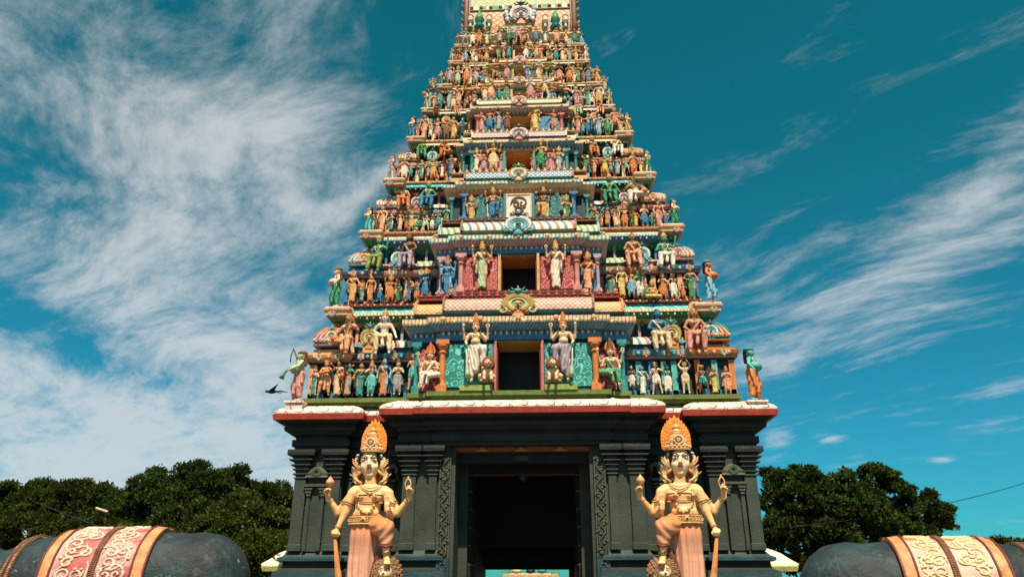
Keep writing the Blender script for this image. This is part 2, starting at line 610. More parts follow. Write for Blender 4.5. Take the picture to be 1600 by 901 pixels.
def petals(t, co, b):
    sp = t.n('ShaderNodeSeparateXYZ', {0: co})
    s_ = t.m('ADD', sp.outputs[0], sp.outputs[1])
    fx = t.m('SUBTRACT', t.m('PINGPONG', s_, .44), 0.0)
    zz = t.m('DIVIDE', t.m('SUBTRACT', 7.56, sp.outputs[2]), .46)
    r = t.m('SQRT', t.m('ADD', t.m('POWER', t.m('DIVIDE', fx, .36), 2.0), t.m('POWER', zz, 2.0)))
    n = t.noise(co, 2.5, 2)
    q = t.m('FRACT', t.m('ADD', t.m('MULTIPLY', r, 1.7), t.m('MULTIPLY', n, .22)))
    l = t.m('LESS_THAN', t.m('ABSOLUTE', t.m('SUBTRACT', q, .5)), .06)
    pk = t.mix(t.m('MULTIPLY', t.ramp(t.noise(co, 1.7, 3), .45, .7), .6), b, (.62, .30, .26))
    return t.mix(l, pk, (.16, .05, .035))


paint('petal_cornice', (.70, .58, .50), stripes=petals, dirt=.15)

XC = .13
GATE = empty('temple_gateway', (.2, 6.6, 0))
tag(GATE, 'tall tapering temple gateway with painted storeys above a dark green stone base and central doorway', 'temple gateway')
GL = (-.2, -6.6, 0)
BC = .23


def mir(poly):
    """mirror a plan polygon about the base axis, keeping ccw order"""
    return [(2 * BC - x, y) for x, y in reversed(poly)]


pierL = [(-7.55, 2.05), (-5.95, 2.05), (-5.95, 2.5), (-3.75, 2.5), (-3.75, 1.45), (-2.0, 1.45), (-2.0, 2.9), (-1.7, 2.9), (-1.7, 11.2), (-7.55, 11.2)]
mouldL = [(-7.55, 2.05), (-5.95, 2.05), (-5.95, 2.5), (-3.75, 2.5), (-3.75, 1.45), (-2.55, 1.45), (-2.55, 11.0), (-7.55, 11.0)]
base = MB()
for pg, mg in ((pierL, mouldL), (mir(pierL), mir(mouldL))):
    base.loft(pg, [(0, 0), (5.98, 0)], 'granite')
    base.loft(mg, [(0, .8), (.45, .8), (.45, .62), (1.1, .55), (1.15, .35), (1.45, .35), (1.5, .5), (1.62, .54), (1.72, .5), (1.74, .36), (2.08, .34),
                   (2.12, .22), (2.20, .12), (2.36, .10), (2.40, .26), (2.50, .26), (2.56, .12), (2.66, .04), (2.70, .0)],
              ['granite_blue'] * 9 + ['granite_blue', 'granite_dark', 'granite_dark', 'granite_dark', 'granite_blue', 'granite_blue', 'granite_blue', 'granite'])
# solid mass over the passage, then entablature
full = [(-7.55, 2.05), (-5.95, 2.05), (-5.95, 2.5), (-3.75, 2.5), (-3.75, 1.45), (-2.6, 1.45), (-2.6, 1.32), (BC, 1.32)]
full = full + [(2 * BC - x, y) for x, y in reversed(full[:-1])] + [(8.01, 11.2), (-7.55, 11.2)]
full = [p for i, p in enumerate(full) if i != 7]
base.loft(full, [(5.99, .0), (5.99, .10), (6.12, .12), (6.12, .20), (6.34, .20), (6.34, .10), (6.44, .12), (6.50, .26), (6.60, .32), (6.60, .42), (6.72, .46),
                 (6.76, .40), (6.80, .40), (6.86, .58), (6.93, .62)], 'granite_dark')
# capital brackets of the wall, pilasters, wall shrines


def pilaster(mb, x, w, y, z0, z1, d=.14, m='granite', mc='granite_dark'):
    zc = z1 - .95
    mb.box(x - w / 2, x + w / 2, y - d, y + .02, z0, zc, m, bev=.02)
    z = zc
    for (hh, e) in ((.05, .03), (.07, -.02), (.06, .06), (.10, .0), (.05, .08), (.09, .02), (.05, .14), (.12, .05), (.05, .20), (.12, .10), (.19, .26)):
        mb.loft([(x - w / 2, y - d), (x + w / 2, y - d), (x + w / 2, y + .04), (x - w / 2, y + .04)],
                [(z, e), (z + hh * .5, e + .012), (z + hh, e)], mc if e > .05 else m)
        z += hh
    mb.box(x - w / 2 - .03, x + w / 2 + .03, y - d - .03, y + .02, z0 - .001, z0 + .22, m, bev=.02)


for s in (1, -1):
    X = (lambda x: x) if s > 0 else (lambda x: 2 * BC - x)
    for nm, x, w, y in (('pilaster', -7.33, .40, 2.05), ('pilaster', -6.16, .38, 2.05), ('pilaster', -5.68, .3, 2.5), ('pilaster', -4.02, .3, 2.5),
                        ('pilaster', -3.5, .42, 1.45), ('pilaster', -2.72, .26, 1.45)):
        mb = MB(); pilaster(mb, X(x), w, y, 2.70, 5.98)
        mb.build(nm, GATE, GL)
    # corner bay: wall shrine with two slim shafts and a small dome
    mb = MB()
    xs = X(-6.76)
    mb.box(xs - .30, xs + .30, 1.97, 2.05, 2.7, 4.75, 'granite')
    for dx in (-.24, .24): mb.box(xs + dx - .06, xs + dx + .06, 1.88, 1.97, 2.7, 4.45, 'granite', bev=.015)
    for dx in (-.24, .24):
        for k in range(3): mb.box(xs + dx - .07 - .03 * k, xs + dx + .07 + .03 * k, 1.84 - .02 * k, 1.99, 4.45 + .1 * k, 4.51 + .1 * k, 'granite_relief')
    mb.box(xs - .42, xs + .42, 1.80, 2.04, 4.76, 4.84, 'granite_relief')
    mb.box(xs - .3, xs + .3, 1.86, 2.04, 4.84, 5.05, 'granite_dark')
    mb.barrel(xs - .38, xs + .38, 1.95, 5.05, .2, .1, 'granite_relief')
    mb.lathe((xs, 1.93, 5.1), [(.36, 0), (.39, .1), (.3, .24), (.12, .32), (0, .34)], 'granite_relief', 14, .4)
    mb.ringband((xs, 5.22), .06, .15, 0, 360, 1.74, 1.84, 'granite_relief')
    mb.build('wall_shrine', GATE, GL)
    # recess bay: framed carved niche with guardian relief behind the big statue
    mb = MB(); xs = X(-4.85)
    mb.box(xs - .62, xs + .62, 2.36, 2.49, 2.7, 5.2, 'granite_dark')
    for dx in (-.5, .5):
        mb.box(xs + dx - .1, xs + dx + .1, 2.22, 2.36, 2.7, 4.5, 'granite', bev=.02)
        for k in range(4): mb.box(xs + dx - .11 - .03 * k, xs + dx + .11 + .03 * k, 2.2 - .02 * k, 2.36, 4.5 + .1 * k, 4.56 + .1 * k, 'granite_relief')
    mb.box(xs - .75, xs + .75, 2.1, 2.45, 4.92, 5.02, 'granite_relief')
    mb.box(xs - .5, xs + .5, 2.2, 2.45, 5.02, 5.2, 'granite_dark')
    mb.barrel(xs - .6, xs + .6, 2.35, 5.2, .2, .22, 'granite_relief')
    for dx in (-.62, 0, .62):
        mb.ringband((xs + dx, 5.33), .07, .19, -50, 230, 2.08, 2.18, 'granite_relief')
        mb.lathe((xs + dx, 2.3, 5.48), [(.06, 0), (.09, .08), (.03, .16), (.05, .2), (0, .3)], 'granite_relief', 8)
    mb.tube([(xs + .95 * s, 2.4, 4.6), (xs + .9 * s, 2.3, 4.9), (xs + .75 * s, 2.3, 5.1), (xs + .8 * s, 2.3, 5.5), (xs + .75 * s, 2.3, 5.75)], .05, 'granite_relief')
    mb.build('wall_niche', GATE, GL)
    # carved door jamb: running vine with bosses
    mb = MB()
    jx0, jx1 = (-2.50, -2.12) if s > 0 else (2 * BC + 2.12, 2 * BC + 2.50)
    mb.box(jx0, jx1, 1.33, 1.47, 2.45, 5.98, 'granite_dark')
    for xx in (jx0 + .02, jx1 - .02): mb.box(xx - .02, xx + .02, 1.30, 1.335, 2.45, 5.6, 'granite_relief')
    xm = (jx0 + jx1) / 2
    pts = [(xm + .10 * math.sin(k * .55), 1.315, 2.5 + 3.1 * k / 60) for k in range(61)]
    mb.tube(pts, .026, 'granite_relief')
    for q in range(11):
        zc = 2.62 + q * .285
        d = 1 if q % 2 else -1
        sp = [(xm + d * (.05) + (.13 - .012 * k) * math.cos(k * .62 + (0 if d > 0 else math.pi)), 1.31, zc + (.13 - .012 * k) * math.sin(k * .62)) for k in range(10)]
        mb.tube(sp, .022, 'granite_relief', taper=.7)
        mb.ball((xm + d * .05, 1.31, zc), .055, 'granite_relief', 8, sy=.6)
        for a in (40, 130, 220, 310):
            mb.ball((xm + .13 * math.cos(R(a)), 1.325, zc + .14 + .05 * math.sin(R(a))), .035, 'granite_relief', 6, sz=1.6, sy=.5)
    mb.box(jx0 - .02, jx1 + .02, 1.26, 1.46, 1.2, 2.44, 'granite_blue')
    for k in range(3):
        zc = 2.2 - k * .4
        for a in range(0, 360, 45):
            mb.ball((xm + .09 * math.cos(R(a)), 1.25, zc + .11 * math.sin(R(a))), .05, 'granite_blue', 6, sy=.5)
    mb.build('carved_jamb', GATE, GL)
    # folded back wooden door leaf in the passage
    mb = MB()
    lx = -1.68 if s > 0 else 2 * BC + 1.62
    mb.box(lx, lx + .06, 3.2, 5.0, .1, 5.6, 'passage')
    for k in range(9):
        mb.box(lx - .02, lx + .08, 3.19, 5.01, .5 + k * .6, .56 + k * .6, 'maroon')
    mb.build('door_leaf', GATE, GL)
base.build('stone_base', GATE, GL)
# lintel, inner frame, ceiling and the low rear doorway
mb = MB()
mb.box(-2.0, 2.46, 1.56, 1.9, 5.86, 5.985, 'soffit_orange')
for k in (-1.1, .2, 1.5):
    mb.lathe((k, 1.6, 5.9), [(.28, -.02), (.2, -.045), (.08, -.05), (0, -.06)], 'gold', 12, .5)
    mb.ringband((k, 5.92), .02, .09, 0, 360, 1.545, 1.558, 'gold', 10, .5)
mb.build('door_lintel', GATE, GL)
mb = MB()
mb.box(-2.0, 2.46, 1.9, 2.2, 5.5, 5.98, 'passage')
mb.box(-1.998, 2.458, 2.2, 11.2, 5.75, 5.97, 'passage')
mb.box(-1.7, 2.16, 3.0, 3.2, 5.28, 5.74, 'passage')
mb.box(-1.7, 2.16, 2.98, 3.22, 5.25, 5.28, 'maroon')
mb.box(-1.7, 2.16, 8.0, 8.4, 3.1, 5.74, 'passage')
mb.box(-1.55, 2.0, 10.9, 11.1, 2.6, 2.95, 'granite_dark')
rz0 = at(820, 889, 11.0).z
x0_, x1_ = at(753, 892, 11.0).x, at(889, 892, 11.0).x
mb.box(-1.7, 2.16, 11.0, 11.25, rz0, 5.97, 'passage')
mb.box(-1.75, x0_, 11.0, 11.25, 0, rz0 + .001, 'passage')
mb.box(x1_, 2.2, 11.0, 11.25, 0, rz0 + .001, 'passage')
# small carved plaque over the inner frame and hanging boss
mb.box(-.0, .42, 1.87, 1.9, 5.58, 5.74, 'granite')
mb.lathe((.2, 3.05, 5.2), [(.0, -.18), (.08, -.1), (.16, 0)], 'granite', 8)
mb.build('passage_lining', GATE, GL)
# cornice: red fascia and painted petal top
mb = MB()
mb.loft(full, [(6.935, .62), (6.935, .76), (7.10, .79), (7.125, .74)], 'red')
mb.build('cornice_fascia', GATE, GL)
mb = MB()
mb.loft(full, [(7.128, .73), (7.14, .77), (7.19, .77), (7.30, .68), (7.40, .50), (7.47, .34), (7.52, .25), (7.53, .0)], 'petal_cornice')
mb.build('petal_cornice', GATE, GL)

# ------------------------------------------------------------------ ornaments shared by the storeys


def kudu_mesh(c1, c2, c3, face, head):
    mb = MB()
    mb.ringband((0, 0), .80, 1.0, -62, 242, -.10, .25, c1, 18)
    mb.ringband((0, 0), .62, .80, -70, 250, -.16, .25, c2, 18)
    mb.ringband((0, 0), .42, .62, -80, 260, -.10, .25, c3, 18)
    mb.ringband((0, 0), .0, .43, 0, 360, .0, .25, c1, 14)
    for a in range(-50, 231, 20):
        mb.ball((1.02 * math.cos(R(a)), .05, 1.02 * math.sin(R(a))), .10, c2, 6)
    mb.ball((0, -.05, .02), .22, face, 8)
    mb.tube([(-.18, -.05, -.5), (-.1, -.1, -.2), (0, -.12, 0), (.1, -.1, -.2), (.18, -.05, -.5)], .07, face)
    for s in (-1, 1):
        sp = [(s * (.62 + .42 * k / 9 + 0 * k) + s * .0, -.05, -.78 + .0 * k) for k in range(2)]
        cur = [(s * (.95 + (.30 - .025 * k) * math.cos(k * .6 + 2.2)), -.06, -.70 + (.30 - .025 * k) * math.sin(k * .6 + 2.2)) for k in range(11)]
        mb.tube(cur, .09, c3, 6, .6)
        mb.ball((s * .95, 0, -.7), .12, c2, 6)
    mb.plate([(-.7, -.98), (.7, -.98), (.55, -.6), (-.55, -.6)], 0, .25, c2)
    mb.plate([(-.4, -1.25), (.4, -1.25), (.28, -.98), (-.28, -.98)], -.03, .28, face)
    # horned lion mask on the crest
    mb.ball((0, -.05, 1.22), .24, head, 8)
    mb.ball((0, -.2, 1.14), .14, head, 7)
    for s in (-1, 1):
        mb.ball((s * .12, -.22, 1.3), .06, 'white', 6)
        mb.tube([(s * .12, 0, 1.3), (s * .34, -.03, 1.42), (s * .42, 0, 1.62)], .09, head, 6, .35)
        mb.tube([(s * .15, 0, 1.1), (s * .45, -.05, 1.08), (s * .6, 0, 1.28), (s * .5, 0, 1.36)], .10, head, 6, .5)
    mb.tube([(0, 0, 1.38), (0, -.03, 1.75)], .1, c2, 6, .3)
    return mb.mesh('horseshoe_arch')


KUDU = [kudu_mesh(*c) for c in (('lime', 'orange', 'palegreen', 'peach', 'teal'), ('white', 'skyblue', 'aqua', 'teal', 'navy'), ('peach', 'cream', 'rose', 'white', 'brown'),
                                ('white', 'pink', 'blue', 'peach', 'navy'), ('orange', 'white', 'aqua', 'gold', 'green'), ('cream', 'lilac', 'peach', 'rose', 'maroon'))]


def kudu(parent, x, y, z, r, v, offs, sx=1.0):
    return link('horseshoe_arch', KUDU[v % len(KUDU)], parent, (x, y, z), 0, (r * sx, r, r))


def finial(mb, x, y, z, h, m):
    mb.lathe((x, y, z), [(h * .30, 0), (h * .30, h * .08), (h * .14, h * .16), (h * .30, h * .34), (h * .26, h * .48), (h * .10, h * .56), (h * .16, h * .62), (h * .05, h * .82), (0, h)], m, 7)


lat_a = lattice('lattice_rose', (.13, .03, .04), (.64, .38, .30), .17)
lat_b = lattice('lattice_gold', (.25, .07, .02), (.66, .40, .17), .17)
lat_c = lattice('lattice_blue', (.02, .09, .20), (.52, .58, .58), .17, .34)
lat_d = lattice('lattice_orange', (.38, .06, .02), (.60, .38, .20), .34, .20)
tub_a = banded('shield_bars', (.05, .16, .28), (.64, .54, .42), .30, .38, (.5, .1, .06))
tub_b = banded('green_bars', (.05, .26, .16), (.62, .44, .26), .24, .42)
zig_a = zigzag('zigzag_teal', (.04, .34, .30), (.62, .50, .34), .2, .14)
zig_b = zigzag('zigzag_dark', (.06, .10, .12), (.60, .42, .38), .16, .12)
den_a = banded('dentil_teal', (.05, .35, .35), (.66, .56, .40), .15, .45)
den_b = banded('dentil_cream', (.34, .16, .08), (.66, .48, .28), .13, .3)
den_c = banded('dentil_blue', (.03, .10, .18), (.16, .33, .46), .12, .35)
den_d = banded('dentil_lilac', (.20, .10, .10), (.50, .38, .40), .12, .3)
sca_a = banded('scallop_aqua', (.52, .60, .56), (.06, .42, .40), .42, .16)
sca_b = banded('scallop_peach', (.62, .28, .14), (.68, .48, .30), .38, .2)
scr_t = scrolly('scroll_teal', (.16, .52, .50), (.015, .20, .17), 3.4)
scr_r = scrolly('scroll_red', (.62, .22, .20), (.33, .035, .035), 3.4)
scr_g = scrolly('scroll_green', (.05, .34, .30), (.012, .09, .07), 3.8)

TIERS = [
    # zf, hs, ys, wi, wc, yc, wo, panel inner, panel outer, pillar, pillar2, beam, curve, dentil, ledge, barrel, side barrel, finial, wall
    dict(z=7.75, hs=7.6, ys=1.70, wi=3.67, wc=2.75, yc=.85, wo=.76, pa=scr_t, pb=scr_r, pl='orange', pl2='teal', beam='blue', cur=den_c, den=den_b, led='navy', bar=lat_a, bar2=lat_b, fin='red', wall='navy', side=('blue', 'aqua', 'orange'), ent=('maroon', 'peach', 'green', den_b, sca_a, 'maroon'), dome=('lilac', 'orange'), kv=(0, 0, 4)),
    dict(z=11.55, hs=6.8, ys=2.43, wi=3.0, wc=2.25, yc=1.3, wo=.66, pa=scr_r, pb='blue', pl='pink', pl2='lilac', beam='blue', cur=den_d, den=den_a, led='gold', bar=tub_a, bar2=tub_b, fin='brown', wall='navy', side=('pink', 'peach', 'blue'), ent=('green', 'green', 'blue', den_c, sca_b, 'tan'), dome=('skyblue', 'peach'), kv=(1, 1, 2)),
    dict(z=14.81, hs=6.0, ys=2.89, wi=2.75, wc=2.25, yc=1.9, wo=.50, pa=scr_g, pb='navy', pl='blue', pl2='teal', beam='orange', cur='cream', den=den_a, led='green', bar=lat_c, bar2='orange', fin='cream', wall='navy', side=('blue', 'cream', 'rose'), ent=('maroon', 'rose', 'navy', 'teal', sca_a, 'peach'), dome=('white', 'peach'), kv=(4, 3, 5)),
    dict(z=17.22, hs=5.25, ys=3.10, wi=2.4, wc=2.05, yc=2.5, wo=.56, pa='rose', pb='navy', pl='teal', pl2='teal', beam='pink', cur=den_c, den='cream', led='maroon', bar=zig_b, bar2='cream', fin='cream', wall='navy', side=('orange', 'orange', 'cream'), ent=('green', 'green', 'navy', 'cream', den_b, 'cream'), dome=('cream', 'orange'), kv=(3, 1, 3)),
    dict(z=19.48, hs=4.6, ys=3.50, wi=2.1, wc=1.9, yc=3.0, wo=.5, pa='blue', pb='rose', pl='rose', pl2='cream', beam='brown', cur=den_d, den='cream', led='gold', bar=zig_a, bar2='teal', fin='cream', wall='navy', side=('teal', 'teal', 'cream'), ent=('navy', 'teal', 'green', 'white', 'cream', 'white'), dome=('teal', 'rose'), kv=(5, 2, 5)),
    dict(z=21.41, hs=4.05, ys=4.00, wi=1.8, wc=1.6, yc=3.5, wo=.30, pa='teal', pb='green', pl='peach', pl2='cream', beam='teal', cur='cream', den='peach', led='teal', bar='peach', bar2='peach', fin='cream', wall='navy', side=('blue', 'cream', 'peach'), ent=('navy', 'green', 'navy', 'white', 'white', 'cream'), dome=('cream', 'rose'), kv=(5, 5, 1)),
    dict(z=22.78, hs=3.55, ys=4.17, wi=1.5, wc=1.3, yc=3.9, wo=.26, pa='navy', pb='navy', pl='lime', pl2='peach', beam='peach', cur='cream', den='lime', led='grey', bar='peach', bar2='lime', fin='peach', wall='navy', side=('peach', 'lime', 'cream'), ent=('navy', 'navy', 'green', 'white', 'cream', 'white'), dome=('peach', 'gold'), kv=(5, 2, 0)),
    dict(z=24.24, hs=3.2, ys=4.40, wi=1.3, wc=1.1, yc=4.2, wo=.22, pa='navy', pb='navy', pl='peach', pl2='cream', beam='orange', cur='peach', den='cream', led='grey', bar='peach', bar2='peach', fin='white', wall='navy', side=('aqua', 'cream', 'peach'), ent=('navy', 'teal', 'navy', 'cream', 'white', 'cream'), dome=('peach', 'rose'), kv=(2, 5, 3)),
    dict(z=25.45, hs=2.95, ys=4.70, wi=1.2, wc=1.0, yc=4.5, wo=.2),
]
YM = 13.2


def plan(hs, ys, wi, yi, wc, yc):
    p = [(-hs, ys), (-wi, ys), (-wi, yi), (-wc, yi), (-wc, yc), (wc, yc), (wc, yi), (wi, yi), (wi, ys), (hs, ys), (hs, YM - ys), (-hs, YM - ys)]
    return [(x + XC, y) for x, y in p]


STOREYNAME = ['first', 'second', 'third', 'fourth', 'fifth', 'sixth', 'seventh', 'eighth', 'ninth']
# plinth of the first painted storey
T0 = TIERS[0]
mb = MB()
mb.loft(plan(T0['hs'], T0['ys'], T0['wi'] + .12, T0['yc'] + .25, T0['wc'] + .35, T0['yc']), [(7.50, -.12), (7.60, -.12), (7.60, .02), (7.75, .02)], ['olive', 'olive', 'green_ledge' if False else 'olive'])
for s in (-1, 1): mb.box(XC + s * 1.44 - .55, XC + s * 1.44 + .55, .78, 1.2, 7.751, 7.93, 'lime')
mb.build('green_plinth', GATE, GL)

STOREYS = []
for ti, T in enumerate(TIERS[:-1]):
    NX = TIERS[ti + 1]
    zf, zn = T['z'], NX['z']; H = zn - zf
    hs, ys, wi, wc, yc, wo = T['hs'], T['ys'], T['wi'], T['wc'], T['yc'], T['wo']
    yw = yc + .45 * min(1, H / 3)
    Zf = lambda f: zf + f * H
    k = H / 3.8
    core = MB()
    # lower wall with the doorway recess, upper wall solid
    ywi = yw + .22
    pw = [(-hs + .45, ys + .6), (-wi, ys + .6), (-wi, ywi), (-wc, ywi), (-wc, yw), (-wo, yw), (-wo, yw + 1.3), (wo, yw + 1.3), (wo, yw), (wc, yw), (wc, ywi), (wi, ywi), (wi, ys + .6), (hs - .45, ys + .6), (hs - .45, YM - ys - .6), (-hs + .45, YM - ys - .6)]
    pw = [(x + XC, y) for x, y in pw]
    core.loft(pw, [(zf - .02, 0), (Zf(.501), 0)], T['wall'])
    core.loft(plan(NX['hs'] - .35, NX['ys'] + .42, wi - .02, ywi, wc, yw), [(Zf(.499), -.01), (zn - .05, -.01)], T['wall'])
    # dark plinth band under the niches
    st = core.build('storey', GATE, GL)
    tag(st, 'painted %s storey of the gateway' % STOREYNAME[ti])
    STOREYS.append(st)
    # doorway lining
    mb = MB()
    mb.box(XC - wo, XC + wo, yw + .02, yw + 1.28, Zf(.497) - .03, Zf(.4985), 'ochre' if False else 'gold')
    mb.box(XC - wo + .001, XC - wo + .03, yw + .02, yw + 1.28, zf, Zf(.49), 'maroon'); mb.box(XC + wo - .03, XC + wo - .001, yw + .02, yw + 1.28, zf, Zf(.49), 'maroon')
    mb.box(XC - wo, XC + wo, yw + 1.25, yw + 1.29, zf, Zf(.49), 'doorway_shade')  # back sheet in near-black: shade of the deep opening put into its colour
    jm = 'rose' if ti == 0 else T['pl'] if ti != 1 else 'gold'
    for s in (-1, 1): mb.box(XC + s * (wo + .06) - .05, XC + s * (wo + .06) + .05, yw - .10, yw, zf, Zf(.5), jm)
    if ti == 2:
        pass
    mb.build('doorway', st)
    # niche panels and pillars of the centre bay
    xs_p = [wo + .22 * k + .05, wc - .08]
    for s in (-1, 1):
        a, b = sorted((XC + s * (wo + .14), XC + s * (wc - .12)))
        mb = MB(); mb.box(a, b, yw - .04, yw - .003, Zf(.06), Zf(.47), T['pa'], bev=.01)
        mb.build('niche_panel', st)
        if wi - wc > .3:
            a, b = sorted((XC + s * (wc + .04), XC + s * (wi - .1)))
            mb = MB(); mb.box(a, b, ywi - .04, ywi - .003, Zf(.04), Zf(.44), T['pb'], bev=.01)
            mb.build('niche_panel', st)
        pls = [(wc - .1, T['pl'], yw - .02, .17 * k + .05)]
        if wi - wc > .25: pls += [(wi - .07, T['pl2'], ywi - .02, .12 * k + .04)]
        if ti in (1, 2): pls += [(wc - .75, T['pl'], yw - .02, .06)] if ti == 2 else []
        for x, m_, yy, w_ in pls:
            mb = MB(); x = XC + s * x; z0, z1 = zf, Zf(.5)
            mb.box(x - w_ * .8, x + w_ * .8, yy - w_ * 1.1, yy, z0, z0 + .08 * H, m_, bev=.02)
            mb.lathe((x, yy - w_ * .45, z0), [(w_ * .62, .08 * H), (w_ * .5, .12 * H), (w_ * .5, .36 * H), (w_ * .75, .38 * H), (w_ * .45, .40 * H), (w_ * .9, .44 * H), (w_ * .9, .455 * H)], m_, 8)
            mb.box(x - w_ * 1.05, x + w_ * 1.05, yy - w_ * 1.2, yy, Zf(.455), Zf(.4985), m_, bev=.01)
            mb.build('pillar', st)
    # centre entablature
    mb = MB()
    o = k
    cp = [(-wi, YM / 2), (-wi, ywi), (-wc, ywi), (-wc, yw), (wc, yw), (wc, ywi), (wi, ywi), (wi, YM / 2)]
    cp = [(x + XC, y) for x, y in cp]
    mb.loft(cp, [(Zf(.502), .02), (Zf(.502), .12 * o), (Zf(.55), .15 * o), (Zf(.55), .05 * o), (Zf(.585), .05 * o), (Zf(.59), .16 * o), (Zf(.615), .31 * o), (Zf(.645), .38 * o),
                 (Zf(.645), .43 * o), (Zf(.66), .45 * o), (Zf(.70), .45 * o), (Zf(.70), .22 * o), (Zf(.735), .25 * o), (Zf(.735), .1 * o), (Zf(.75), .1 * o), (Zf(.77), .2 * o)],
            [T['beam'], T['beam'], T['beam'], T['cur'], T['cur'], T['cur'], T['cur'], T['den'], T['den'], T['den'], T['den'], T['led'], T['led'], T['led'], 'skyblue'])
    for j in range(5):
        x = XC + (j - 2) * (wc * .48)
        mb.ball((x, yw - .46 * o, Zf(.68)), .10 * k, 'peach', 8, sy=.5)
    n_ = int(2 * wi / (.13 + .07 * k))
    for j in range(n_ + 1):
        x = -wi + j * 2 * wi / n_
        yf = (yw if abs(x) < wc else ywi) - .455 * o
        mb.ball((XC + x, yf, Zf(.652)), .035 * k + .012, ('peach', 'white', 'aqua')[j % 3], 5, sz=1.5)
        mb.ball((XC + x, yf + .31 * o, Zf(.565)), .04 * k + .01, ('white', 'cream')[j % 2], 5, sz=1.5)
    mb.build('cornice', st)
    if ti in (0, 1, 2, 3, 4, 5):
        # turned row of bars under the beam
        pass
    # wagon roofs over the centre bay
    bh = .145 * H; by = yw + .02
    mb = MB()
    mb.barrel(XC - wc + .12, XC + wc - .12, by, Zf(.771), .40 * k, bh, T['bar'], 12)
    mb.box(XC - wc + .12, XC + wc - .12, by - .36 * k, by + .3, Zf(.771), Zf(.785), 'aqua' if ti == 0 else T['led'])
    for s in (-1, 1): mb.lathe((0, 0, 0), [], 'brown')
    mb.build('barrel_roof', st)
    for s in (-1, 1):
        mb = MB()
        a, b = sorted((XC + s * (wc - .08), XC + s * (wi + .05)))
        mb.barrel(a, b, by + .15, Zf(.755), .36 * k, bh * .92, T['bar2'], 10)
        xe = XC + s * (wc - .1)
        # end gable of the main roof: brown arched plate
        v = [(by - .48 * k * math.cos(math.pi * q / 10), Zf(.765) + (bh * 1.25) * math.sin(math.pi * q / 10)) for q in range(11)]
        vs = [(xe - .04, y, z) for y, z in v] + [(xe + .04, y, z) for y, z in v]
        mb.add(vs, [tuple(range(11)), tuple(reversed(range(11, 22)))] + [(q, q + 1, 12 + q, 11 + q) for q in range(10)], 'brown' if ti < 3 else T['fin'])
        xe = XC + s * (wi + .02)
        v = [(by + .15 - .42 * k * math.cos(math.pi * q / 10), Zf(.75) + (bh * 1.15) * math.sin(math.pi * q / 10)) for q in range(11)]
        vs = [(xe - .04, y, z) for y, z in v] + [(xe + .04, y, z) for y, z in v]
        mb.add(vs, [tuple(range(11)), tuple(reversed(range(11, 22)))] + [(q, q + 1, 12 + q, 11 + q) for q in range(10)], 'skyblue' if ti == 1 else T['pl'])
        mb.build('barrel_roof', st)
    mb = MB()
    n = int((2 * wi) / (.30 * (.6 + .4 * k)))
    for j in range(n):
        x = XC - wi + (j + .5) * 2 * wi / n
        if abs(x - XC) < .12: continue
        finial(mb, x, by - .02, Zf(.77) + bh * .96, .36 * k + .03, T['fin'])
    mb.box(XC - wi + .05, XC + wi - .05, by - .12, by + .25, Zf(.77) + bh * .93, Zf(.77) + bh * .99, T['fin'])
    mb.build('finial_row', st)
    r = .33 * k + .05
    kudu(st, XC, yc - .0, Zf(.825), r, T['kv'][0], GL, 1.5)
    # ---- side bays
    c1, c2, c3 = T['side']
    for s in (-1, 1):
        c1, c2, c3 = ('blue', 'navy', 'peach') if (ti == 0 and s < 0) else T['side']
        P = lambda x: XC + s * x
        def bx(mb, x0, x1, y0, y1, z0, z1, m_, bev=0):
            a, b = sorted((P(x0), P(x1))); mb.box(a, b, y0, y1, z0, z1, m_, bev)
        W_ = hs - wi
        segs = [(hs - .36 * W_, hs - .02, ys + .30, c3), (wi + .34 * W_, hs - .42 * W_, ys + .36, c2), (wi + .02, wi + .28 * W_, ys + .34, c1)]
        mb = MB()
        for (x0, x1, yy, m_) in segs:
            bx(mb, x0 + .06, x1 - .06, yy + .08, ys + .62, zf, Zf(.36), 'navy')
            bx(mb, x0 + .02, x1 - .02, yy + .0, ys + .62, zf, Zf(.07), c1, .02)
            w_ = .07 * k + .03
            for xx in (x0 + .1, x1 - .1, (x0 + x1) / 2):
                bx(mb, xx - w_, xx + w_, yy, yy + .1, zf, Zf(.35), c2 if xx > x0 + .2 and xx < x1 - .2 else m_, .01)
        mb.build('wall_pilasters', st)
        for q, (x0, x1, yy, m_) in enumerate(segs):
            mb = MB()
            a, b = sorted((P(x0), P(x1)))
            pg = [(a, yy), (b, yy), (b, ys + .7), (a, ys + .7)]
            mb.loft(pg, [(Zf(.345), .02), (Zf(.36), .03), (Zf(.36), .10 * k), (Zf(.375), .14 * k), (Zf(.375), .10 * k), (Zf(.40), .16 * k), (Zf(.43), .20 * k), (Zf(.435), .1 * k), (Zf(.45), .1 * k), (Zf(.455), -.05), (Zf(.50), -.06)],
                    ['navy', c1, 'pink', c1, m_, m_, 'white', m_, 'navy', m_])
            for xx in np.linspace(a + .18, b - .18, 3):
                mb.ball((float(xx), yy - .17 * k, Zf(.41)), .085 * k, 'aqua' if q else 'peach', 7, sy=.5)
            xm = (a + b) / 2; hw = (b - a) / 2
            for xx in (a + (b - a) * .25, a + (b - a) * .75):
                if q != 1 or True: kudu(st, float(xx), yy - .19 * k, Zf(.415), .10 * k + .015, T['kv'][2] + q, GL)
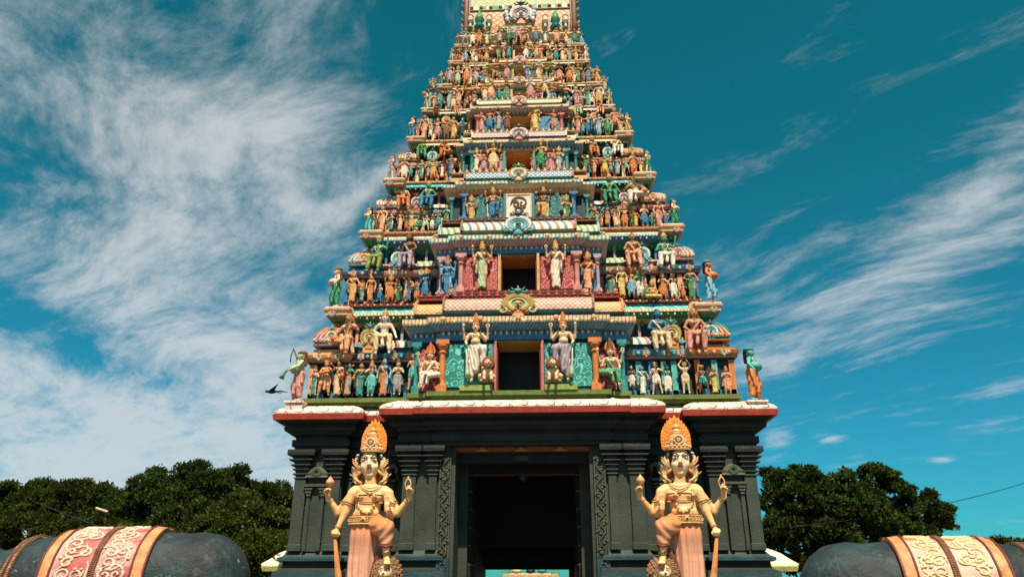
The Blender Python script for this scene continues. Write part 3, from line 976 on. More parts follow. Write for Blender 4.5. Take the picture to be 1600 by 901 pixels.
            if q == 0:   # square domed corner pavilion
                d1, d2 = T['dome'] if s < 0 else (T['dome'][1], T['dome'][0])
                if ti == 0: d1, d2 = (('lilac', 'orange') if s < 0 else ('orange', 'teal'))
                prof = [(.78, 0), (.98, .04), (1.0, .10), (.92, .19), (.66, .27), (.30, .315), (0, .33)]
                sq = [(xm - hw * .75, yy + .05), (xm + hw * .75, yy + .05), (xm + hw * .75, yy + .05 + hw * 1.5), (xm - hw * .75, yy + .05 + hw * 1.5)]
                mb.loft(sq, [(Zf(.50), -.1), (Zf(.53), -.1), (Zf(.53), .12 * k), (Zf(.545), .14 * k), (Zf(.55), .02), (Zf(.565), .02), (Zf(.57), .14 * k), (Zf(.60), .14 * k), (Zf(.65), .06), (Zf(.70), -.10 * hw), (Zf(.735), -.32 * hw), (Zf(.75), -.66 * hw)], ['navy', d1, d1, 'white', d2, d2, d1, d1, d1, d1, d2])
                yc_ = yy + .05 + hw * .75
                for qx in np.linspace(-1, 1, 9):
                    x_ = xm + float(qx) * (hw * .75 + .10 * k)
                    mb.ball((x_, yy + .05 - .15 * k, Zf(.585)), .045 * k, ('cream', 'rose', 'white')[int(qx * 4 + 4) % 3], 6, sz=1.5)
                    f_ = [(1.0, .60, .14 * k), (.98, .65, .06), (.84, .70, -.10 * hw), (.60, .735, -.32 * hw), (.2, .75, -.66 * hw)]
                    mb.tube([(xm + float(qx) * (hw * .75 + o_), yy + .05 - o_ - .01, Zf(z_)) for a_, z_, o_ in f_], .022 * k + .006, d2 if d2 != d1 else 'cream', 5)
                finial(mb, xm, yy + .05 + hw * .75, Zf(.745), .5 * k, d2)
                mb.build('corner_pavilion', st)
                kudu(st, xm, yy - .06, Zf(.625), .21 * k + .03, T['kv'][2] + (3 if s > 0 else 0), GL)
            elif q == 2:
                mb.barrel(a + .05, b - .05, yy + .12, Zf(.50), .25 * k, .09 * H, tub_b if ti % 2 else tub_a, 8)
                mb.build('wall_shrine', st)
            else:
                mb.box(xm - .22 * k, xm + .22 * k, yy - .1, yy + .2, Zf(.455), Zf(.53), c3)
                mb.build('wall_shrine', st)
                kudu(st, xm, yy - .12, Zf(.61), .31 * k + .03, T['kv'][1], GL)
        # second band of mouldings behind the seated pair
        mb = MB()
        a, b = sorted((P(wi + .05), P(NX['hs'] - .25))); yb_ = NX['ys'] + .40
        mb.loft([(a, yb_), (b, yb_), (b, yb_ + .3), (a, yb_ + .3)], [(Zf(.50), .0), (Zf(.50), .12 * k), (Zf(.515), .14 * k), (Zf(.515), .06), (Zf(.53), .06), (Zf(.54), .18 * k), (Zf(.57), .26 * k), (Zf(.59), .2 * k), (Zf(.59), .10), (Zf(.605), .10)],
                [c1, 'cream', c1, 'navy', c2, T['cur'], T['cur'], 'white', c1])
        for xx in np.linspace(a + .2, b - .2, 7): mb.ball((float(xx), yb_ - .25 * k, Zf(.565)), .09 * k, 'peach' if ti % 2 else 'aqua', 7, sy=.5)
        mb.build('upper_band', st)
        # dark recess behind the seated pair: short bright pillars and a bracket row
        for j in range(5):
            mb = MB()
            x = wi + .2 + j * (NX['hs'] - .5 - wi - .35) / 4
            bx(mb, x - .05, x + .05, NX['ys'] + .30, NX['ys'] + .43, Zf(.60), Zf(.80), (c1, 'lilac', c2, 'green', c3)[j], .01)
            mb.build('upper_pilaster', st)
    # entablature that carries the next storey
    e = T['ent']
    mb = MB()
    pn = plan(NX['hs'], NX['ys'], NX['wi'] + .05, NX['yc'] + .25, NX['wc'] + .05, NX['yc'])
    mb.loft(pn, [(zn + a * H, b * k) for a, b in ((-.25, -.48), (-.215, -.48), (-.21, -.34), (-.195, -.30), (-.19, -.16), (-.175, -.14), (-.17, -.04), (-.13, .0), (-.128, .05), (-.10, .03),
                 (-.06, -.09), (-.045, -.16), (-.03, -.16), (-.028, .0), (0, .01))],
            [e[0], e[1], e[1], e[1], e[2], e[2], e[2], e[3], e[3], e[4], e[4], e[4], e[5], e[5]])
    for s in (-1, 1):
        for j in range(6):
            x = XC + s * (NX['wi'] + .2 + j * (NX['hs'] - NX['wi'] - .4) / 5)
            mb.ball((x, NX['ys'] + .30 * k, zn - .225 * H), .10 * k, e[1] if j % 2 else 'green', 6)
    n_ = int(2 * NX['hs'] / (.17 + .08 * k))
    for j in range(n_ + 1):
        x = -NX['hs'] + .06 + j * (2 * NX['hs'] - .12) / n_
        yf = NX['ys'] if abs(x) > NX['wi'] + .1 else NX['yc'] + .05
        mb.ball((XC + x, yf + .01 * k, zn - .152 * H), .040 * k + .010, ('cream', 'orange', 'white', 'green')[j % 4], 6, sz=1.4)
        mb.ball((XC + x, yf - .0, zn - .014 * H), .035 * k + .012, ('peach', 'cream')[j % 2], 5)
    mb.build('entablature', st)
    for s in (-1, 1):
        kudu(st, XC + s * (NX['hs'] - .30 * k), NX['ys'] - .02, zn - .09 * H, .21 * k + .03, T['kv'][1] + 2, GL)

# Tamil om panel that closes the third doorway
st = STOREYS[2]
pc = [at(809, y, 2.0) for y in (303, 341)]
mb = MB()
mb.box(XC - .50, XC + .50, 2.0, 2.12, pc[1].z, pc[0].z, 'white')
for a, b, c, d in ((-.50, -.45, pc[1].z, pc[0].z), (.45, .50, pc[1].z, pc[0].z), (-.45, .45, pc[0].z - .05, pc[0].z), (-.45, .45, pc[1].z, pc[1].z + .05)):
    mb.box(XC + a, XC + b, 1.97, 2.001, c, d, 'cream')
zc = (pc[0].z + pc[1].z) / 2 + .14
om = [(.07, .10), (.05, .13), (.0, .13), (-.04, .08), (-.02, .02), (.04, -.0), (-.10, -.02), (-.2, .06)]
curve = [(-.02, .0), (-.05, .06), (-.10, .07), (-.15, .02), (-.14, -.06), (-.08, -.10), (-.02, -.07), (-.0, .0), (-.04, .09), (-.12, .12), (-.2, .08), (-.235, -.01), (-.2, .12),
         (-.12, .2), (.0, .23), (.13, .2), (.21, .12), (.22, .02), (.17, -.06), (.10, -.09), (.05, -.04), (.06, .04), (.10, .07)]
mb.tube([(XC + x * 1.3, 1.975, zc - .04 + z * 1.25) for x, z in curve], .030, 'brown', 6)
curve = [(.20, -.10), (.16, -.14), (.05, -.13), (-.06, -.13), (-.11, -.19), (-.08, -.26), (.0, -.29), (.09, -.27), (.13, -.2), (.09, -.16), (.05, -.19)]
mb.tube([(XC + x * 1.3, 1.975, zc - .04 + z * 1.25) for x, z in curve], .030, 'brown', 6)
for (x0, n_) in ((-.33, 4), (.02, 3), (.2, 4)):
    for j in range(n_):
        for rr in range(2):
            xx = XC + x0 + j * .055
            mb.ringband((xx, pc[1].z + .12 + rr * .09), .010, .026, 30 * j, 30 * j + 250, 1.985, 1.999, 'brown', 6)
mb.build('om_panel', st)

# ------------------------------------------------------------------ crowning wagon roof
mb = MB()
zt = 25.45
mb.loft(plan(2.95, 4.7, 1.2, 4.62, 1.0, 4.5), [(zt, -.35), (zt + .35, -.35), (zt + .35, -.15), (zt + .5, -.1), (zt + .62, .0), (zt + .70, -.02), (zt + .70, -.3), (zt + .9, -.3)],
        ['navy', 'aqua', 'cream', 'white', 'peach', 'lime', 'lime'])
TOP = mb.build('top_storey', GATE, GL)
mb = MB()
y0 = 4.95
ycn = YM / 2
prof = [(y0 + .1, zt + .85), (y0 + .02, zt + 1.0), (y0 - .02, zt + 1.45), (y0 + .0, zt + 2.0), (y0 + .05, zt + 2.40)]
prof2 = [(y0 + .03, zt + 2.40), (y0 + .03, zt + 2.68)]
prof3 = [(y0 + .05, zt + 2.68), (y0 + .12, zt + 3.1), (y0 + .3, zt + 3.8), (y0 + .75, zt + 4.4), (ycn, zt + 4.8)]


def roofband(pr, m_):
    for i in range(len(pr) - 1):
        (ya, za), (yb, zb) = pr[i], pr[i + 1]
        for sg in (0, 1):
            f = (lambda y: y) if not sg else (lambda y: YM - y)
            v = [(XC - 2.55, f(ya), za), (XC + 2.55, f(ya), za), (XC + 2.55, f(yb), zb), (XC - 2.55, f(yb), zb)]
            mb.add(v, [(0, 1, 2, 3)] if not sg else [(3, 2, 1, 0)], m_)


roofband(prof, lat_d)
roofband(prof2, banded('bead_band', (.05, .3, .2), (.72, .62, .5), .62, .55))
roofband(prof3, zigzag('fishscale', (.10, .26, .08), (.48, .40, .20), .3, .2))
for j in range(11):
    mb.ball((XC - 2.4 + j * .48, y0 + .0, zt + 2.56), .10, 'rose', 7)
mb.box(XC - 2.5, XC + 2.5, y0 - .02, y0 + .05, zt + 2.38, zt + 2.42, 'lime')
for s in (-1, 1):
    x = XC + s * 2.62
    pts = [(x, y0 + .05, zt + .6), (x, y0 - .12, zt + 1.2), (x, y0 - .08, zt + 2.6), (x, y0 + .15, zt + 3.8), (x, y0 + .8, zt + 4.8), (x, ycn, zt + 5.4), (x, YM - y0 - .8, zt + 4.8), (x, YM - y0 - .15, zt + 3.8), (x, YM - y0 + .1, zt + 1.2)]
    mb.tube(pts, .15, 'brown', 8)
    mb.tube([(p[0] - s * .14, p[1], p[2]) for p in pts], .05, 'grey', 6)
    for j in range(14):
        u = j / 13 * 4
        i = min(3, int(u)); f = u - i
        p = [pts[i][q] * (1 - f) + pts[i + 1][q] * f for q in range(3)]
        mb.tube([(p[0], p[1], p[2]), (p[0] + s * .16, p[1] - .12, p[2] + .04), (p[0] + s * .22, p[1] - .16, p[2] + .16)], .06, 'tan' if j % 2 else 'brown', 6, .6)
mb.build('wagon_roof', GATE, GL)
kudu(TOP, XC + .05, y0 - .12, at(809, 24, y0).z, .48, 3, GL, 1.15)
for s in (-1, 1):
    mb = MB()
    for j in range(4):
        mb.ball((XC + s * (.62 + .03 * j), y0 - .14, at(809, 24, y0).z - .35 + j * .20), .12, 'skyblue' if j % 2 else 'white', 7, sz=1.3, sy=.5)
    mb.build('feather_wing', TOP)
for px, big in ((735, 0), (749, 1), (764, 0), (852, 0), (868, 1), (884, 0)):
    p = at(px, 44, y0 - .15)
    mb = MB()
    if big:
        mb.lathe((p.x, p.y, p.z), [(.16, 0), (.2, .06), (.1, .12), (.16, .3), (.2, .34), (.24, .5), (.14, .8), (.06, 1.0), (0, 1.15)], ['aqua', 'aqua', 'aqua', 'aqua', 'green', 'green', 'green', 'green'], 9)
        mb.ringband((p.x, p.z), .26, .34, 0, 180, p.y - .05, p.y + .05, 'aqua')
    else:
        mb.lathe((p.x, p.y, p.z), [(.09, 0), (.12, .05), (.06, .12), (.05, .25), (.14, .42), (.15, .6), (.12, .66), (.16, .7), (0, .75)], 'white', 9)
    mb.build('roof_urn', TOP)
mb = MB()
for j in range(7):
    finial(mb, XC - 2.1 + j * .7, ycn, zt + 4.75, 1.2, 'gold')
mb.build('ridge_finials', TOP)
mb = MB()
p = at(806, 46, 4.3)
mb.box(p.x - .75, p.x + .75, 4.25, 4.7, p.z + .05, p.z + .16, 'lime'); mb.box(p.x - .42, p.x + .42, 4.2, 4.7, p.z - .28, p.z + .04, 'lilac')
mb.box(p.x - .3, p.x + .3, 4.18, 4.6, p.z - .75, p.z - .3, 'dark'); mb.box(p.x - .5, p.x + .5, 4.15, 4.6, p.z - 1.0, p.z - .8, 'brown')
mb.build('top_shrine', TOP)

# ------------------------------------------------------------------ painted figures
# A figure is sculpted about 1 unit tall (feet at 0, top of the head at 1), facing -y.
ARMS = {  # pose: per side (-1 / +1) list of (elbow, hand)
    'down': {-1: [((-.17, .02, .62), (-.16, -.06, .47))], 1: [((.17, .02, .62), (.16, -.05, .47))]},
    'pray': {-1: [((-.16, -.02, .63), (-.02, -.12, .70))], 1: [((.16, -.02, .63), (.02, -.12, .70))]},
    'four': {-1: [((-.20, .02, .68), (-.21, -.04, .84)), ((-.17, .0, .61), (-.15, -.10, .55))], 1: [((.20, .02, .68), (.21, -.04, .84)), ((.17, -.02, .63), (.11, -.13, .70))]},
    'hip': {-1: [((-.20, .03, .64), (-.09, -.05, .56))], 1: [((.18, .0, .62), (.22, -.07, .50))]},
    'flute': {-1: [((-.17, -.04, .66), (.06, -.12, .80))], 1: [((.16, -.05, .65), (.12, -.12, .81))]},
    'lift': {-1: [((-.17, .0, .88), (-.07, -.02, 1.05))], 1: [((.17, .0, .88), (.07, -.02, 1.05))]},
    'wave': {-1: [((-.19, .0, .70), (-.22, -.05, .90))], 1: [((.17, .0, .62), (.10, -.11, .62))]},
    'veena': {-1: [((-.18, -.02, .62), (-.12, -.12, .60))], 1: [((.19, -.02, .66), (.12, -.12, .72))]},
    'dance': {-1: [((-.20, .0, .74), (-.30, -.05, .86))], 1: [((.20, .0, .72), (.10, -.10, .80))]},
    'spread': {-1: [((-.20, .0, .74), (-.32, -.06, .70))], 1: [((.20, .0, .74), (.32, -.06, .70))]},
    'bellyarms': {-1: [((-.17, -.04, .86), (-.10, -.12, 1.03))], 1: [((.17, -.06, .62), (.06, -.20, .55))]},
    'lap': {-1: [((-.17, .0, .64), (-.10, -.15, .56))], 1: [((.17, .0, .64), (.12, -.14, .54))]},
    'kneel4': {-1: [((-.20, .02, .70), (-.24, -.04, .86)), ((-.17, .0, .61), (-.13, -.12, .60))], 1: [((.20, .02, .70), (.24, -.04, .86)), ((.17, .0, .62), (.16, -.12, .56))]},
}
LEGS = {  # ((knee),(ankle)) left, right ; height of the hip
    'stand': (((-.065, -.01, .28), (-.07, .0, .045)), ((.065, -.02, .28), (.08, -.01, .045))),
    'sway': (((-.04, -.02, .28), (-.055, .01, .045)), ((.085, -.04, .28), (.055, -.01, .045))),
    'raise': (((-.06, .0, .28), (-.06, .01, .045)), ((.15, -.10, .45), (.13, -.09, .20))),
    'stride': (((-.11, -.06, .30), (-.16, -.02, .045)), ((.09, .0, .27), (.12, .02, .045))),
    'sit': (((-.12, -.15, .48), (-.10, -.17, .13)), ((.12, -.15, .47), (.14, -.20, .13))),
    'cross': (((-.21, -.12, .43), (.02, -.22, .40)), ((.21, -.12, .43), (-.02, -.20, .41))),
    'ease': (((-.19, -.13, .46), (-.01, -.20, .42)), ((.12, -.20, .46), (.12, -.22, .20))),
}
FIGS = {  # name: arms, legs, dress, belly, headgear, prop
    'woman_stand': ('down', 'sway', 'sari', 0, 'bun', None),
    'woman_pray': ('pray', 'stand', 'sari', 0, 'crown', None),
    'woman_hip': ('hip', 'sway', 'sari', 0, 'bun', 'pot'),
    'man_stand': ('down', 'stand', 'dhoti', 0, 'turban', None),
    'man_pray': ('pray', 'stand', 'dhoti', 0, 'crown', None),
    'man_flute': ('flute', 'sway', 'dhoti', 0, 'crown', 'flute'),
    'man_drum': ('veena', 'stride', 'dhoti', 0, 'turban', 'drum'),
    'veena': ('veena', 'sway', 'sari', 0, 'bun', 'veena'),
    'lift': ('lift', 'stand', 'short', 0, 'none', 'basket'),
    'wave': ('wave', 'stride', 'short', 0, 'turban', None),
    'dance': ('dance', 'raise', 'dhoti', 0, 'crown', None),
    'spread': ('spread', 'stand', 'dhoti', .3, 'crown', None),
    'four': ('four', 'stand', 'dhoti', 0, 'tall', 'attributes'),
    'four_woman': ('four', 'sway', 'sari', 0, 'tall', 'attributes'),
    'guard': ('four', 'raise', 'dhoti', .15, 'tall', 'club'),
    'seated_lute': ('veena', 'ease', 'sitcloth', 0, 'bun', 'veena'),
    'seated_wave': ('wave', 'sit', 'sitcloth', 0, 'crown', None),
    'seated': ('lap', 'sit', 'sitcloth', 0, 'bun', None),
    'seated_crown': ('hip', 'sit', 'sitcloth', 0, 'crown', None),
    'seated_four': ('kneel4', 'ease', 'sitcloth', 0, 'tall', 'attributes'),
    'cross': ('lap', 'cross', 'sitcloth', .6, 'crown', None),
    'belly': ('hip', 'stride', 'dhoti', 1.1, 'turban', None),
    'belly_horn': ('bellyarms', 'stride', 'dhoti', 1.1, 'turban', 'staff'),
}


def warp(z, k):
    return np.where(z < .5, z * k, .5 * k + (z - .5) * .93)


def build_fig(nm, step=.0125, leg=1.12):
    arms, legs, dress, belly, head, prop = FIGS[nm]
    F = Field((-.40, -.34, -.02), (.40, .22, 1.16), step)
    sway = .012 if legs in ('sway', 'raise') else 0
    hip = (0, 0, .50); fem = dress == 'sari' or nm in ('seated', 'seated_four')
    bw = .072
    # torso
    F.ell((sway, .0, .51), (.090, .066, .065), .03)
    F.cone((sway, .0, .53), (0, .005, .62), .066, .060, .03, (1, 1.25, 1))
    F.cone((0, .005, .62), (0, .0, .715), .062, .080, .03, (.95, 1.3, 1))
    F.cone((-.085, .0, .755), (.085, .0, .755), .040, .040, .04)
    if fem:
        for s in (-1, 1): F.ell((s * .040, -.055, .705), (.034, .036, .034), .012)
    else:
        for s in (-1, 1): F.ell((s * .042, -.040, .725), (.042, .026, .030), .02)
    if belly: F.ell((0, -.035 - .02 * belly, .60), (.075 + .035 * belly, .06 + .05 * belly, .07 + .03 * belly), .03)
    F.cone((0, .005, .77), (0, -.005, .835), .034, .030, .02)
    # head
    hz = .905
    F.ell((0, -.005, hz), (.062, .068, .080), .015)
    F.ell((0, -.03, hz - .045), (.038, .038, .032), .02)
    F.cone((0, -.066, hz + .008), (0, -.080, hz - .018), .009, .014, .008)
    F.ell((0, -.066, hz - .038), (.020, .012, .008), .006)
    for s in (-1, 1):
        F.ell((s * .063, .0, hz - .005), (.010, .016, .026), .006)
        F.ell((s * .026, -.060, hz + .014), (.016, .010, .010), .005, mode='cut')
    # arms and hands
    for s in (-1, 1):
        for q, (e, h) in enumerate(ARMS[arms][s]):
            sh = (s * .108, .0 + .02 * (len(ARMS[arms][s]) - 1) * (1 - q), .755)
            F.chain([sh, e], [.034, .025], .015)
            F.chain([e, h], [.025, .017], .008)
            d = Vector(h) - Vector(e); d.normalize()
            pc_ = Vector(h) + d * .022
            F.ell(tuple(pc_), (.019, .016, .019), .01)
            sd = d.cross(Vector((0, 1, 0)))
            if sd.length < .2: sd = Vector((1, 0, 0))
            sd.normalize()
            for j, L in enumerate((.030, .036, .034, .026)):
                b0 = pc_ + sd * (.011 * (j - 1.5)) + d * .008
                F.cone(tuple(b0), tuple(b0 + d * L + Vector((0, -.006, 0))), .0075, .006, .002)
            F.cone(tuple(pc_), tuple(pc_ + sd * s * -.026 + d * .012), .008, .006, .003)
    # legs and feet
    for s, (kn, an) in zip((-1, 1), LEGS[legs]):
        hp = (s * .048 + sway, .0, .50)
        F.cone(hp, kn, .056, .040, .02)
        F.cone(kn, an, .038, .024, .012)
        fz = an[2] - .022
        fd = (-.05, 0) if legs != 'cross' else (0, 0)
        F.cone((an[0], an[1], fz), (an[0] + s * .01, an[1] + fd[0] - .02, fz - .008), .022, .018, .012)
    body = F
    # dress
    D = Field((-.36, -.34, -.01), (.36, .20, .82), step)
    t_ = .012
    (kl, al), (kr, ar) = LEGS[legs]
    D.cone((sway, .0, .535), (sway, .0, .50), .084, .094, .02, (1, 1.18, 1))
    if dress == 'sari':
        D.cone((sway, .0, .50), (.01, -.01, .28), .092, .080, .03, (1, 1.1, 1))
        D.cone((.01, -.01, .28), (0, .0, .045), .082, .098, .02, (1, 1.1, 1))
        D.chain([(.06, -.06, .52), (.0, -.085, .62), (-.05, -.075, .70), (-.09, -.02, .775), (-.09, .05, .70)], [.022, .024, .026, .024, .024], .01, (1, 1.4, 1))
        D.cone((-.10, .05, .72), (-.13, .06, .35), .022, .03, .01)
    elif dress == 'dhoti':
        for s, hp, kn, an in ((-1, -.048, kl, al), (1, .048, kr, ar)):
            D.cone((hp + sway, 0, .50), kn, .072, .058, .03)
            e = [kn[i] * .25 + an[i] * .75 for i in range(3)]
            D.cone(kn, e, .056, .046, .02)
        D.cone((sway, -.07, .52), (sway + .01, -.075, .16), .018, .034, .015)
        D.cone((sway, .01, .48), (sway, .01, .20), .075, .075 if legs != 'stride' else .05, .03)
        D.cone((-.10, .0, .53), (-.15, .02, .30), .016, .028, .01)
        D.cone((.10, .0, .53), (.14, .02, .32), .016, .028, .01)
    elif dress == 'short':
        for s, hp, kn in ((-1, -.048, kl), (1, .048, kr)):
            e = [(hp, 0, .5)[i] * .35 + kn[i] * .65 for i in range(3)]
            D.cone((hp + sway, 0, .50), e, .070, .062, .02)
        D.cone((sway, -.07, .52), (sway, -.075, .30), .018, .028, .012)
    else:
        for s, hp, kn, an in ((-1, -.05, kl, al), (1, .05, kr, ar)):
            D.cone((hp, 0, .50), kn, .068, .056, .02)
            D.cone(kn, [kn[i] * .2 + an[i] * .8 for i in range(3)], .052, .042, .012)
        D.cone((0, -.08, .475), (0, -.18, .455), .05, .03, .03)
        D.cone((0, -.17, .46), (.01, -.19, .27 if legs != 'cross' else .42), .022, .034, .012)
        D.cone((.13, -.12, .47), (.17, -.10, .22 if legs != 'cross' else .40), .02, .035, .012)
        D.chain([(.05, -.07, .53), (.0, -.08, .62), (-.05, -.07, .70), (-.09, -.02, .77), (-.10, .05, .70)], [.02, .022, .022, .02, .02], .01, (1, 1.4, 1)) if fem else None
    X, Y, Z = D.grid()
    D.a += (.0062 * np.sin(140 * X + 35 * Z + 60 * Y) * (Z < .56)).astype(np.float32)
    D.a = np.maximum(D.a, (.03 - Z).astype(np.float32))
    # hair and headgear
    Hh = Field((-.14, -.14, .62), (.14, .16, 1.06), step * .9)
    Hh.ell((0, .018, hz + .022), (.070, .066, .074), .01)
    for s in (-1, 1): Hh.chain([(s * .058, .02, hz), (s * .078, .025, hz - .08), (s * .09, .01, .79)], [.022, .022, .014], .01)
    if head == 'bun': Hh.ell((.0, .03, hz + .085), (.04, .04, .035), .01)
    Hh.cone((0, .05, hz), (0, .06, .72), .05, .04, .02)
    Xg, Yg, Zg = Hh.grid()
    Hh.a = np.maximum(Hh.a, np.minimum(-Yg - .052 + 0 * Xg + 0 * Zg, hz + .035 - Zg + 0 * Xg + 0 * Yg).astype(np.float32))
    out = {'garment': (D, None), 'hair': (Hh, None)}
    cr = MB()
    if head == 'crown':
        cr.lathe((0, .005, hz + .05), [(.070, -.01), (.076, .0), (.072, .02), (.056, .03), (.060, .05), (.046, .07), (.048, .085), (.025, .11), (.03, .12), (0, .15)], 'gold', 10)
    elif head == 'tall':
        cr.lathe((0, .005, hz + .045), [(.070, -.01), (.074, .0), (.070, .03), (.062, .035), (.066, .07), (.058, .075), (.060, .115), (.050, .12), (.052, .155), (.040, .16), (.042, .19), (.026, .20), (.028, .22), (.012, .235), (0, .265)], 'gold', 10)
        cr.plate([(.085, hz + .06), (.10, hz + .11), (.085, hz + .18), (.05, hz + .245), (0, hz + .30), (-.05, hz + .245), (-.085, hz + .18), (-.10, hz + .11), (-.085, hz + .06)], .035, .055, 'orange')
    elif head == 'turban':
        cr.lathe((0, .01, hz + .04), [(.066, -.01), (.082, .01), (.08, .035), (.06, .06), (.02, .075), (0, .078)], 'gold', 10)
    elif head == 'none':
        cr.tube([(.07 * math.cos(a / 8 * math.pi), -.07 * math.sin(a / 8 * math.pi), hz + .05) for a in range(17)], .008, 'gold', 5)
    # necklace, belt, armlets, anklets: gold
    nk = MB(); bl = MB()
    def loop(c, rx, ry, r, tilt=0, n=14, m_=nk):
        m_.tube([(c[0] + rx * math.cos(2 * math.pi * j / n), c[1] + ry * math.sin(2 * math.pi * j / n), c[2] + tilt * math.sin(2 * math.pi * j / n)) for j in range(n + 1)], r, 'gold', 5)
    loop((0, -.01, .785), .052, .052, .008, .012)
    loop((0, -.02, .755), .070, .066, .007, .035)
    loop((sway, .0, .535), .088, .074, .012, m_=bl)
    if not fem: nk.tube([(-.07, -.05, .77), (-.045, -.078, .68), (0, -.085, .60), (.045, -.078, .68), (.07, -.05, .77)], .006, 'white', 5)
    for s in (-1, 1):
        for (e, h) in ARMS[arms][s]:
            for f0, w_ in ((.0, .020), (.9, .022)):
                pass
            if step > .01: continue
            for c, r_, z_ in ((Vector(h) * .9 + Vector(e) * .1, .024, .5), (Vector((s * .108, 0, .755)) * .45 + Vector(e) * .55, .034, .35)):
                am = MB(); am.ball(tuple(c), r_, 'gold', 7, sz=z_)
                out['armlet%d' % len(out)] = (am, None)
    if cr.v: out['headdress'] = (cr, None)
    out['necklace'] = (nk, None); out['belt'] = (bl, None)
    ey = MB()
    for s in (-1, 1):
        ey.ball((s * .026, -.062, hz + .013), .013, 'white', 7, sz=.62, sx=1.15, sy=.5)
        ey.ball((s * .026, -.068, hz + .013), .0075, 'black', 6, sy=.5)
        ey.tube([(s * .010, -.070, hz + .030), (s * .028, -.068, hz + .038), (s * .046, -.056, hz + .030)], .0035, 'black', 4)
    ey.ball((0, -.073, hz + .045), .006, 'red', 5)
    ey.ball((0, -.075, hz - .038), .011, 'red', 6, sz=.45, sx=1.6, sy=.5)
    out['face_paint'] = (ey, None)
    pr = MB()
    hand = lambda s, i=0: Vector(ARMS[arms][s][i][1])
    if prop == 'pot':
        pr.lathe((.20, -.09, .42), [(.0, 0), (.05, .01), (.065, .05), (.03, .09), (.04, .11)], 'orange', 9)
    elif prop == 'flute':
        pr.tube([(-.07, -.15, .815), (.20, -.13, .83)], .009, 'brown', 5)
    elif prop == 'drum':
        pr.tube([(-.16, -.14, .55), (-.1, -.15, .565), (.08, -.16, .61), (.14, -.15, .63)], .058, 'orange', 9, taper=[.7, 1, 1, .7])
        pr.tube([(-.16, -.14, .55), (-.09, -.03, .77), (.1, .0, .78), (.14, -.15, .63)], .006, 'cream', 4)
    elif prop == 'veena':
        pr.tube([(.20, -.13, .86), (-.10, -.16, .56)], .014, 'brown', 6)
        pr.ball((-.15, -.15, .49), .075, 'orange', 9)
        pr.ball((.20, -.13, .86), .035, 'gold', 7)
    elif prop == 'staff':
        pr.tube([(.06, -.20, .62), (.05, -.23, .54), (.03, -.27, .46), (.0, -.29, .40)], .026, 'jade', 7, taper=[.5, .7, 1, 1.8])
        pr.tube([(-.10, -.14, 1.10), (-.10, -.17, .92), (-.09, -.17, .78)], .010, 'black', 5)
    elif prop == 'basket':
        pr.lathe((0, -.02, 1.09), [(.06, 0), (.09, .03), (.10, .06), (.06, .085), (0, .10)], ['brown', 'brown', 'orange', 'orange'], 9)
    elif prop in ('attributes', 'club'):
        hl = hand(-1, 0); hr = hand(1, 0)
        pr.lathe((hl.x, hl.y, hl.z + .05), [(.008, -.03), (.008, .02), (.028, .04), (.02, .07), (0, .09)], 'cream', 7)
        pr.ringband((hr.x, hr.z + .085), .02, .038, 0, 360, hr.y - .01, hr.y + .01, 'cream', 8)
        if prop == 'club':
            h = hand(-1, 1)
            pr.tube([(h.x, h.y - .01, h.z + .02), (h.x + .015, h.y, .25), (h.x + .03, h.y, .12), (h.x + .035, h.y, .05)], .02, 'palegreen', 8, taper=[.6, .7, 2.0, 2.6])
            # crouching lion under the raised foot
    if pr.v: out['held_object'] = (pr, None)
    res = {}
    if FIGS[nm][1] in ('sit', 'ease', 'cross'): leg = None
    wv = (lambda v: np.stack([v[:, 0], v[:, 1], warp(v[:, 2], leg)], 1)) if leg else (lambda v: v)
    V, Q = body.mesh()
    V = wv(V)
    for mirror in (0, 1):
        fl = np.array([-1 if mirror else 1, 1, 1])
        q = {}
        q['body'] = np_mesh(nm + '_body', V * fl, Q[:, ::-1] if mirror else Q, [None])
        for k_, (f, _) in out.items():
            if isinstance(f, Field):
                v2, q2 = f.mesh(); v2 = wv(v2)
                q[k_] = np_mesh(nm + '_' + k_, v2 * fl, q2[:, ::-1] if mirror else q2, [None])
            else:
                if leg and not mirror: f.v = [(a, b, float(warp(np.array(c), leg))) for a, b, c in f.v]
                mm = f
                if mirror:
                    mm = MB(); mm.v = [(-a, b, c) for a, b, c in f.v]; mm.f = [tuple(reversed(x)) for x in f.f]; mm.m = f.m; mm.sm = f.sm; mm.mats = f.mats
                q[k_] = mm.mesh(nm + '_' + k_)
        res[mirror] = q
    return res


PROTO = {k_: build_fig(k_) for k_ in FIGS}
for k_ in ('guard', 'four_woman', 'seated_four'):
    PROTO[k_ + '_fine'] = build_fig(k_, .009, 1.26)

